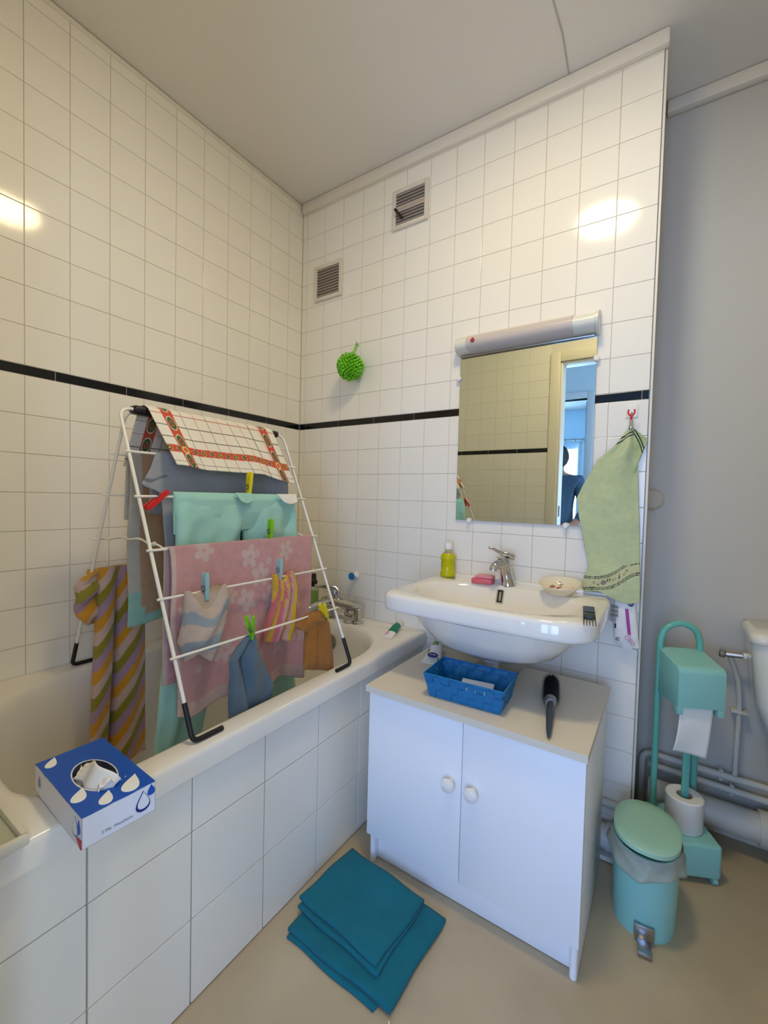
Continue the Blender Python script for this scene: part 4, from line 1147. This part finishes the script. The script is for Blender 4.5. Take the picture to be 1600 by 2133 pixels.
# pegs
def peg(label, m, pos, tilt, spread=9, ln=.066, yaw=0.0):
    """pos = where the jaws grip; tilt = rotation in the y-z plane (0 = pointing straight up)"""
    t = thing('clothes_peg', label, 'clothes peg', pos, 0, 'clothes pegs on the drying rack')
    base = Matrix.Rotation(yaw, 4, 'Z') @ Matrix.Rotation(tilt, 4, 'X')
    for s in (-1, 1):
        mm = base @ Matrix.Rotation(radians(s*spread/2), 4, 'Y')
        bm = NB(); rs = []
        for z, th, wd in ((-.016, .0018, .0045), (-.012, .0032, .005), (.006, .0030, .0052), (.024, .0036, .0055), (ln-.018, .0030, .0052), (ln-.016, .0022, .005)):
            x0 = s*.0036
            rs.append([mm @ Vector(p) for p in ((x0-th, -wd, z), (x0+th, -wd, z), (x0+th, wd, z), (x0-th, wd, z))])
        rings(bm, rs); obj('arm', bm, m, t, local=True)
    bm = NB(); tube(bm, [base @ Vector((.0065*cos(a), .0066 if 1 else 0, .014+.0065*sin(a))) for a in [2*pi*i/14 for i in range(15)]], .0012, 6)
    tube(bm, [base @ Vector((.0065*cos(a), -.0066, .014+.0065*sin(a))) for a in [2*pi*i/14 for i in range(15)]], .0012, 6)
    obj('spring', bm, 'wire', t, local=True)
    return t
peg('yellow clothes peg clipped on the mint trousers', 'peg_yellow', (xr+.014, -.703, ZR[1]+.018), radians(-4), 6, .074)
peg('red clothes peg clipped to the bare rung beside the grey t-shirt', 'peg_red', (xr+.006, -.955, ZR[1]+.004), radians(128), 14, .070)
peg('lime green clothes peg on the pink towel top', 'peg_green', (xfr(ZR[2])+.006, -.655, ZR[2]+.012), radians(-3), 4, .066)
peg('light blue clothes peg on the beige striped wash mitt', 'peg_blue', (xr4+.010, -.906, ZR[3]-.004), radians(3), 5, .068)
peg('light blue clothes peg on the yellow striped wash mitt', 'peg_blue', (xr4+.006, -.664, ZR[3]+.010), radians(0), 5, .062)
peg('lime green clothes peg on the plain blue wash mitt', 'peg_green', (xr5+.012, -.811, ZR[4]+.006), radians(16), 14, .068, .5)
peg('yellow clothes peg on the ochre wash mitt', 'peg_yellow', (xr5+.018, -.527, ZR[4]-.022), radians(31), 7, .084, .25)

# ------------------------------------------------------------------ tissue box on the tub rim
tb = thing('tissue_box', 'white and blue tissue box with drop pattern on the bathtub rim', 'tissue box', (.720, -1.2035, .5615), 0)
bx0, bx1, by0, by1, bz0, bz1 = .616, .824, -1.257, -1.150, .5618, .611
bm = NB(); box(bm, (bx0, by0, bz0), (bx0+.001, by1, bz1)); box(bm, (bx1-.001, by0, bz0), (bx1, by1, bz1)); box(bm, (bx0, by0, bz0), (bx1, by0+.001, bz1)); box(bm, (bx0, by1-.001, bz0), (bx1, by1, bz1)); box(bm, (bx0, by0, bz0), (bx1, by1, bz0+.001))
tbody = obj('carton', bm, 'card_white', tb, flat=True)
cxo, cyo, ra, rb = .728, -1.205, .056, .030
def rectring(z, ins=0):
    out = []
    for k in range(64):
        a = 2*pi*k/64; c_, s_ = cos(a), sin(a); hx = (bx1-bx0)/2-ins; hy = (by1-by0)/2-ins; q = min(hx/abs(c_) if abs(c_) > 1e-6 else 9, hy/abs(s_) if abs(s_) > 1e-6 else 9)
        out.append(Vector(((bx0+bx1)/2+c_*q, (by0+by1)/2+s_*q, z)))
    return out
el = lambda k_, z: [Vector((cxo+ra*k_*cos(2*pi*k/64), cyo+rb*k_*sin(2*pi*k/64), z)) for k in range(64)]
# the rectangle's own corners belong in the ring
def snap(r):
    for cx_, cy_ in ((bx0, by0), (bx0, by1), (bx1, by0), (bx1, by1)):
        j = min(range(64), key=lambda i: (r[i].x-cx_)**2+(r[i].y-cy_)**2); r[j].x, r[j].y = cx_, cy_
    return r
bm = NB(); rings(bm, [el(1.0, bz1-.0012), snap(rectring(bz1-.0012)), snap(rectring(bz1+.0006)), el(1.0, bz1+.0006), el(1.0, bz1-.0012)], False, False); tp = obj('top_panel', bm, 'card_blue', tb, flat=True)
bm = NB(); rings(bm, [el(1.0, bz1+.0008), el(.94, bz1+.0008)], False, False); obj('opening_edge', bm, 'card_white', tp, flat=True)
def tis(u, v):
    a = u*2-1; b = v*2-1
    x = cxo+.052*a+.008*sin(b*3+a); y = cyo+.026*b+.010*a*b+.006*sin(a*5)
    z = bz1-.018+.026*(1-abs(b)**1.2)*(.7+.3*cos(a*2.5))+.018*smooth((a-.35)/.6)*(b > -.2)+.010*nz(a*2.2, b*3.1, 2)+.006*nz(a*6, b*7, 5)
    return Vector((x, y, z))
cloth('tissue', tis, 26, 22, 'tissue', tb, None, .0008)
def tis2(u, v):
    a = u*2-1; return Vector((lerp(.700, .785, u)+.004*v, cyo-.026+.018*v+.020*u*u+.006*sin(u*7), bz1-.006+.026*sin(pi*u)**.6*v+.016*u*v+.006*v*(1-u)))
cloth('tissue', tis2, 20, 8, 'tissue', tb, None, .0008)
def drop(o, ex, ey, ln, wd):
    m_ = frame_mtx(o, ex, ey); pts = []
    for k in range(22):
        a = 2*pi*k/22; r = sin(a/2)**1.7
        pts.append(m_ @ Vector((wd*.62*sin(a)*sin(a/2)**1.5, ln*.5*cos(a), 0)))
    nrm = m_.to_3x3() @ Vector((0, 0, 1)); return pts, nrm
def drop_part(o, ex, ey, ln, wd, m, name='drop_print', par=None, lift=.0004):
    pts, nr = drop(o, ex, ey, ln, wd); bm = NB(); prism(bm, pts, nr*(-.0004), nr*lift); obj(name, bm, m, par, flat=True)
zt_ = bz1+.0009
for x, y, L_, W_, ang in ((.634, -1.238, .034, .019, 150), (.766, -1.240, .038, .024, 150), (.804, -1.216, .036, .022, 150), (.798, -1.176, .048, .030, 145)):
    ex = Vector((cos(radians(ang)), sin(radians(ang)), 0)); drop_part((x, y, zt_), (-ex.y, ex.x, 0), Vector((-.02, 1, 0)), L_, W_, 'print_white', par=tp)
drop_part((bx1+.0006, -1.170, .5885), (0, 1, 0), (0, .15, 1), .034, .026, 'print_navy', par=tbody)
drop_part((bx1+.0009, -1.1695, .590), (0, 1, 0), (0, .15, 1), .028, .021, 'card_white', par=tbody)
drop_part((bx1+.0006, -1.157, .601), (0, 1, 0), (0, .05, 1), .018, .014, 'print_blue', par=tbody)
drop_part((.800, by0-.0006, .588), (1, 0, 0), (-.1, 0, 1), .032, .026, 'print_grey', par=tbody)
drop_part((.800, by0-.0009, .5895), (1, 0, 0), (-.1, 0, 1), .027, .021, 'card_white', par=tbody)
drop_part((.814, by0-.0006, .593), (1, 0, 0), (0, 0, 1), .022, .012, 'print_blue', par=tbody)
drop_part((.640, by0-.0006, .590), (1, 0, 0), (0, 0, 1), .020, .014, 'print_grey', par=tbody)
bm = NB(); prism(bm, [Vector((x, by0-.0006, z)) for x, z in ((.802, .574), (.8235, .577), (.8235, .5625), (.819, .5625))], (0, .0004, 0), (0, -.0003, 0)); obj('red_corner_print', bm, 'print_red', tbody, flat=True)
text_mesh('2 Plis  Mouchoirs', .0065, frame_mtx((bx1+.0006, -1.208, .573), (0, 1, 0), (0, 0, 1)), 'side_text', 'print_grey', tbody)

tb.rotation_euler.z = radians(-2.6)
# white-framed tray on the tub corner
t = thing('shallow_tray', 'white shallow tray with raised edge on the bathtub corner', 'tray', (.60, -1.345, .562))
tx0, tx1, ty0, ty1 = .42, .746, -1.388, -1.300
obj('tray_base', boxm((tx0+.008, ty0+.008, .5625), (tx1-.008, ty1-.008, .569)), 'tray_inner', t)
for lo, hi in (((tx0, ty0, .562), (tx0+.009, ty1, .579)), ((tx1-.009, ty0, .562), (tx1, ty1, .579)), ((tx0+.009, ty0, .562), (tx1-.009, ty0+.009, .579)), ((tx0+.009, ty1-.009, .562), (tx1-.009, ty1, .579))):
    obj('tray_edge', boxm(lo, hi, .003), 'tray_white', t)
bm = NB(); box(bm, (tx0+.01, -1.336, .5688), (tx1-.01, -1.3345, .5696)); obj('groove', bm, 'print_grey', t)

# ------------------------------------------------------------------ folded bath mat
mtg = thing('bath_mat', 'folded teal terry bath mat on the floor before the cabinet', 'mat', (.92, -.66, 0))
def layer(name, quad, z, th, w1_, ph):
    a, b, c_, d = [Vector((x, y, 0)) for x, y in quad]
    def f(u, v):
        p = a.lerp(b, u).lerp(d.lerp(c_, u), v)
        e = .0035*sin(u*9+ph)*(v*(1-v)*0+.5)
        return Vector((p.x+.002*sin(v*8+ph)*(1 if u > .5 else -1)*abs(u-.5)*2, p.y+.002*sin(u*9+ph)*(abs(v-.5)*2), z+w1_*(.5+.5*nz(p.x*14+ph, p.y*14, 0))))
    return cloth(name, f, 30, 24, 'teal_terry', mtg, None, th)
layer('bottom_layer', ((.782, -.800), (1.045, -.806), (1.085, -.545), (.780, -.535)), .0035, .006, .002, 0)
layer('lower_fold', ((.777, -.792), (1.078, -.792), (1.090, -.541), (.776, -.533)), .0115, .008, .002, 1)
layer('upper_fold', ((.762, -.742), (1.022, -.758), (1.028, -.550), (.770, -.528)), .0215, .008, .002, 2)
layer('top_fold', ((.752, -.727), (1.014, -.748), (1.030, -.543), (.768, -.522)), .0305, .008, .003, 3)
bm = NB(); tube(bm, [(1.083, -.800, .004), (1.087, -.806, .005), (1.092, -.804, .003)], .002, 6); obj('care_tag', bm, 'white_cotton', mtg)

# ------------------------------------------------------------------ pedal bin
pb = thing('pedal_bin', 'mint green oval pedal bin beside the cabinet', 'bin', (1.512, -.205, 0))
def ell(cx, cy, rx, ry, z, n=48, pw=2.3):
    out = []
    for k in range(n):
        a = 2*pi*k/n; c_, s_ = cos(a), sin(a); q = (abs(c_)**pw+abs(s_)**pw)**(-1/pw); out.append(Vector((cx+rx*c_*q, cy+ry*s_*q, z)))
    return out
bm = NB(); rings(bm, [ell(1.512, -.205, .066, .080, .004), ell(1.512, -.205, .072, .086, .0), ell(1.512, -.205, .073, .088, .008), ell(1.512, -.209, .075, .095, .12), ell(1.512, -.214, .077, .102, .226), ell(1.512, -.214, .072, .097, .226), ell(1.512, -.212, .070, .092, .12)], True, True); obj('bin_body', bm, 'mint_plastic', pb, ang=50)
bm = NB(); rs = []
for j in range(9):
    v = j/8; ring = []
    for k in range(72):
        a = 2*pi*k/72; fl_ = .004+.010*v**1.2+.004*nz(cos(a)*4, sin(a)*4, v*3)+.003*sin(a*9+v*4)*v
        c_, s_ = cos(a), sin(a)
        ring.append(Vector((1.512+(.0765+fl_)*c_, -.214+(.1015+fl_)*s_, .2275-.050*v*(1+.25*sin(a*3+1)+.2*nz(a, 0, 0)))))
    rs.append(ring)
rings(bm, rs, False, False); ob = obj('bin_liner', bm, 'bag_film', pb, ang=70); md = ob.modifiers.new('thickness', 'SOLIDIFY'); md.thickness = .0006
lidm = Matrix.Translation((1.512, -.217, .234)) @ Matrix.Rotation(radians(-2.5), 4, 'X') @ Matrix.Rotation(radians(1.5), 4, 'Y')
bm = NB(); rings(bm, [[lidm @ p for p in r] for r in (ell(0, 0, .074, .106, 0), ell(0, 0, .077, .110, .002), ell(0, 0, .077, .110, .012), ell(0, 0, .074, .107, .0145), ell(0, 0, .05, .08, .0155), ell(0, 0, .01, .02, .016))]); obj('lid', bm, 'mint_lid', pb, ang=50)
pm = Matrix.Translation((1.517, -.293, .0)) @ Matrix.Rotation(radians(6), 4, 'Z')
bm = NB(); box(bm, (-.022, -.012, .012), (.022, .004, .046), .002, 2, pm); obj('pedal_housing', bm, 'dull_chrome', pb)
bm = NB(); box(bm, (-.015, -.050, .010), (.015, -.010, .0135), .0015, 2, pm); box(bm, (-.015, -.0515, .003), (.015, -.0485, .0125), .001, 2, pm); obj('pedal', bm, 'dull_chrome', pb)

# ------------------------------------------------------------------ toilet paper stand
RZ = radians(25)
ts = thing('paper_stand', 'teal metal toilet paper stand with arched handle and covered holder', 'toilet paper stand', (1.521, .085, 0), RZ)
# local: x = along the width, y = towards the wall (front is -y)
bm = NB(); tube(bm, fillet([(0, 0, .115), (0, 0, .668), (.012, 0, .705), (.058, 0, .728), (.104, 0, .705), (.116, 0, .668), (.116, 0, .115)], .03, 6), .0095, 14); obj('arch_pole', bm, 'teal_paint', ts, local=True)
bm = NB(); box(bm, (-.012, -.142, .018), (.128, .035, .118), .010, 3); obj('base_box', bm, 'mint_plastic', ts, local=True)
for x, y in ((.005, -.13), (.113, -.13), (.005, .022), (.113, .022)):
    bm = NB(); lathe(bm, [(.004, -.007), (.011, -.006), (.011, .006), (.004, .007)], (x, y, .0112), 16, (1, 0, 0)); obj('caster', bm, 'mint_plastic', ts, local=True)
bm = NB()
sec = [(-.128, .508), (-.128, .612), (-.123, .621), (-.112, .626), (.0, .642), (.012, .642), (.012, .500), (-.05, .500)]
prism(bm, [Vector((-.004, y, z)) for y, z in sec], (0, 0, 0), (.126, 0, 0)); bmesh.ops.bevel(bm, geom=list(bm.edges), offset=.003, segments=2, affect='EDGES', profile=.5); obj('roll_cover', bm, 'mint_plastic', ts, local=True)
for x in (-.0035, .105):
    bm = NB(); box(bm, (x, -.1265, .486), (x+.0165, -.100, .512), .003, 2); obj('cover_tab', bm, 'mint_plastic', ts, local=True)
bm = NB(); box(bm, (.048, -.070, .118), (.068, -.064, .500), .001); obj('centre_bar', bm, 'teal_paint', ts, local=True)
def pap(u, v):
    return Vector((lerp(.012, .101, u)-.020*v*1.0, -.110-.012*sin(v*2.2)-.004*sin(u*4+v*3)*v, lerp(.512, .375, v)-.014*u*v))
o = cloth('hanging_sheet', pap, 14, 22, 'paper', None, None, .0006)
o.parent = ts; me_ = o.data
M_ = Matrix.Translation(o.location); me_.transform(M_); o.location = (0, 0, 0)
sp = thing('toilet_roll', 'spare white toilet roll on the base of the teal stand', 'toilet roll', (1.521+.058*cos(RZ)+.067*sin(RZ), .085+.058*sin(RZ)-.067*cos(RZ), .1185), RZ)
bm = NB(); lathe(bm, [(.0215, .003), (.046, 0), (.049, .004), (.0495, .094), (.046, .098), (.0215, .096), (.0215, .003)], (0, 0, 0), 40, cap0=False, cap1=False); obj('paper_roll', bm, 'paper', sp, local=True)
bm = NB(); lathe(bm, [(.0214, .004), (.0214, .0955), (.0203, .0955), (.0203, .004), (.0214, .004)], (0, 0, 0), 28, cap0=False, cap1=False); obj('core', bm, 'laminate_edge', sp, local=True)

# ------------------------------------------------------------------ pipes in the recess
def pipe(name, label, segs, brackets=()):
    t = thing(name, label, 'pipe', segs[0][0][0])
    for pts, r, nm in segs:
        bm = NB(); tube(bm, fillet(pts, .035, 6), r, 14); obj(nm, bm, 'pipe_paint', t)
    for lo, hi in brackets: obj('clamp', boxm(lo, hi, .002), 'pipe_paint', t)
    return t
pipe('heating_pipe', 'thin white pipe along the recess wall, upper of two', [([(1.483, .245, 0), (1.483, .245, .214), (2.24, .245, .205)], .0105, 'pipe_run')], [((1.70, .245, .19), (1.712, .279, .225))])
pipe('water_pipe', 'thin white pipe along the recess wall, lower of two', [([(1.503, .245, .175), (2.24, .245, .160)], .0105, 'pipe_run')], [((1.73, .245, .15), (1.742, .279, .185))])
dp = pipe('drain_pipe', 'thick pale waste pipe low along the recess wall', [([(1.505, .213, .098), (2.24, .213, .092)], .044, 'pipe_run')])
bm = NB(); lathe(bm, [(.052, 0), (.052, .05), (.047, .052)], (1.80, .215, .0955), 24, (1, 0, 0)); obj('collar', bm, 'pipe_paint', dp)
pipe('wall_pipe', 'white pipe running low along the tiled wall behind the cabinet', [([(1.300, -.018, .142), (1.452, -.018, .142)], .0125, 'pipe_run')])
dp = pipe('waste_box', 'pale boxed waste pipe on the floor between cabinet and bin', [([(1.250, -.046, .055), (1.455, -.046, .055)], .036, 'pipe_run')])
bm = NB(); lathe(bm, [(.040, 0), (.040, .03), (.036, .032)], (1.405, -.046, .055), 24, (1, 0, 0)); obj('collar', bm, 'pipe_paint', dp)
bm = NB(); box(bm, (1.385, -.085, .004), (1.452, -.010, .018)); obj('foot', bm, 'pipe_paint', dp)
t = thing('wall_disc', 'round beige cover disc on the wall beside the tiled pillar', 'cover', (1.463, .262, 1.114))
bm = NB(); lathe(bm, [(.038, 0), (.038, .010), (.030, .018), (.002, .020)], (1.4755, .2795, 1.114), 28, (0, -1, 0)); obj('disc', bm, 'disc_beige', t)

# ------------------------------------------------------------------ toilet with cistern and supply
to = thing('toilet', 'white toilet with low cistern in the recess', 'toilet', (1.96, .10, 0))
bm = NB()
def rr3(x0, x1, y0, y1, r, z): return rrect(x0, x1, y0, y1, r, r, z, 6)
rings(bm, [rr3(1.83, 2.09, .12, .262, .03, .375), rr3(1.80, 2.12, .10, .268, .035, .42), rr3(1.765, 2.155, .085, .270, .035, .52), rr3(1.745, 2.175, .075, .272, .035, .69), rr3(1.745, 2.175, .075, .272, .035, .700)]); obj('cistern', bm, 'ceramic', to, ang=60)
bm = NB(); rings(bm, [rr3(1.742, 2.178, .070, .273, .03, .7005), rr3(1.738, 2.182, .066, .274, .03, .706), rr3(1.740, 2.180, .068, .274, .03, .726), rr3(1.75, 2.17, .078, .268, .03, .732)]); obj('cistern_lid', bm, 'ceramic', to, ang=60)
bm = NB(); lathe(bm, [(.018, 0), (.018, .008), (.002, .010)], (1.96, .17, .7325), 20); obj('flush_button', bm, 'chrome', to)
bm = NB()
def oval(cx, cy, rx, ry, z): return [Vector((cx+rx*cos(2*pi*k/40), cy+ry*sin(2*pi*k/40), z)) for k in range(40)]
rings(bm, [oval(1.96, -.02, .10, .16, 0), oval(1.96, -.02, .095, .15, .10), oval(1.96, -.05, .12, .18, .22), oval(1.96, -.08, .175, .235, .34), oval(1.96, -.08, .185, .245, .385), oval(1.96, -.08, .17, .23, .395), oval(1.96, -.09, .125, .17, .385), oval(1.96, -.09, .09, .12, .28), oval(1.96, -.07, .04, .05, .22)]); obj('bowl', bm, 'ceramic', to, ang=60)
bm = NB(); rings(bm, [oval(1.96, -.085, .185, .243, .397), oval(1.96, -.085, .188, .246, .405), oval(1.96, -.085, .18, .238, .417), oval(1.96, -.085, .12, .165, .417), oval(1.96, -.085, .115, .16, .399), oval(1.96, -.085, .185, .243, .397)], False, False); obj('seat', bm, 'white_gloss', to, ang=60)
sv = thing('stop_valve', 'small chrome stop valve with hose beside the cistern', 'valve', (1.735, .20, .62))
bm = NB(); tube(bm, [(1.700, .225, .618), (1.742, .222, .622)], .008, 12); obj('valve_body', bm, 'dull_chrome', sv)
bm = NB(); lathe(bm, [(.011, 0), (.013, .004), (.013, .014), (.010, .017)], (1.699, .226, .618), 14, (-1, 0, .1)); obj('valve_handle', bm, 'dull_chrome', sv)
bm = NB(); tube(bm, [(1.742, .222, .622), (1.752, .222, .622)], .011, 12); obj('nut', bm, 'white_plastic', sv)
bm = NB(); tube(bm, [(1.712, .226, .612), (1.722, .24, .58), (1.738, .252, .53), (1.744, .255, .46), (1.744, .255, .38), (1.742, .253, .30), (1.741, .248, .222)], .0078, 12); obj('hose', bm, 'pipe_paint', sv)
obj('clamp', boxm((1.722, .244, .425), (1.766, .279, .434), .002), 'pipe_paint', sv)
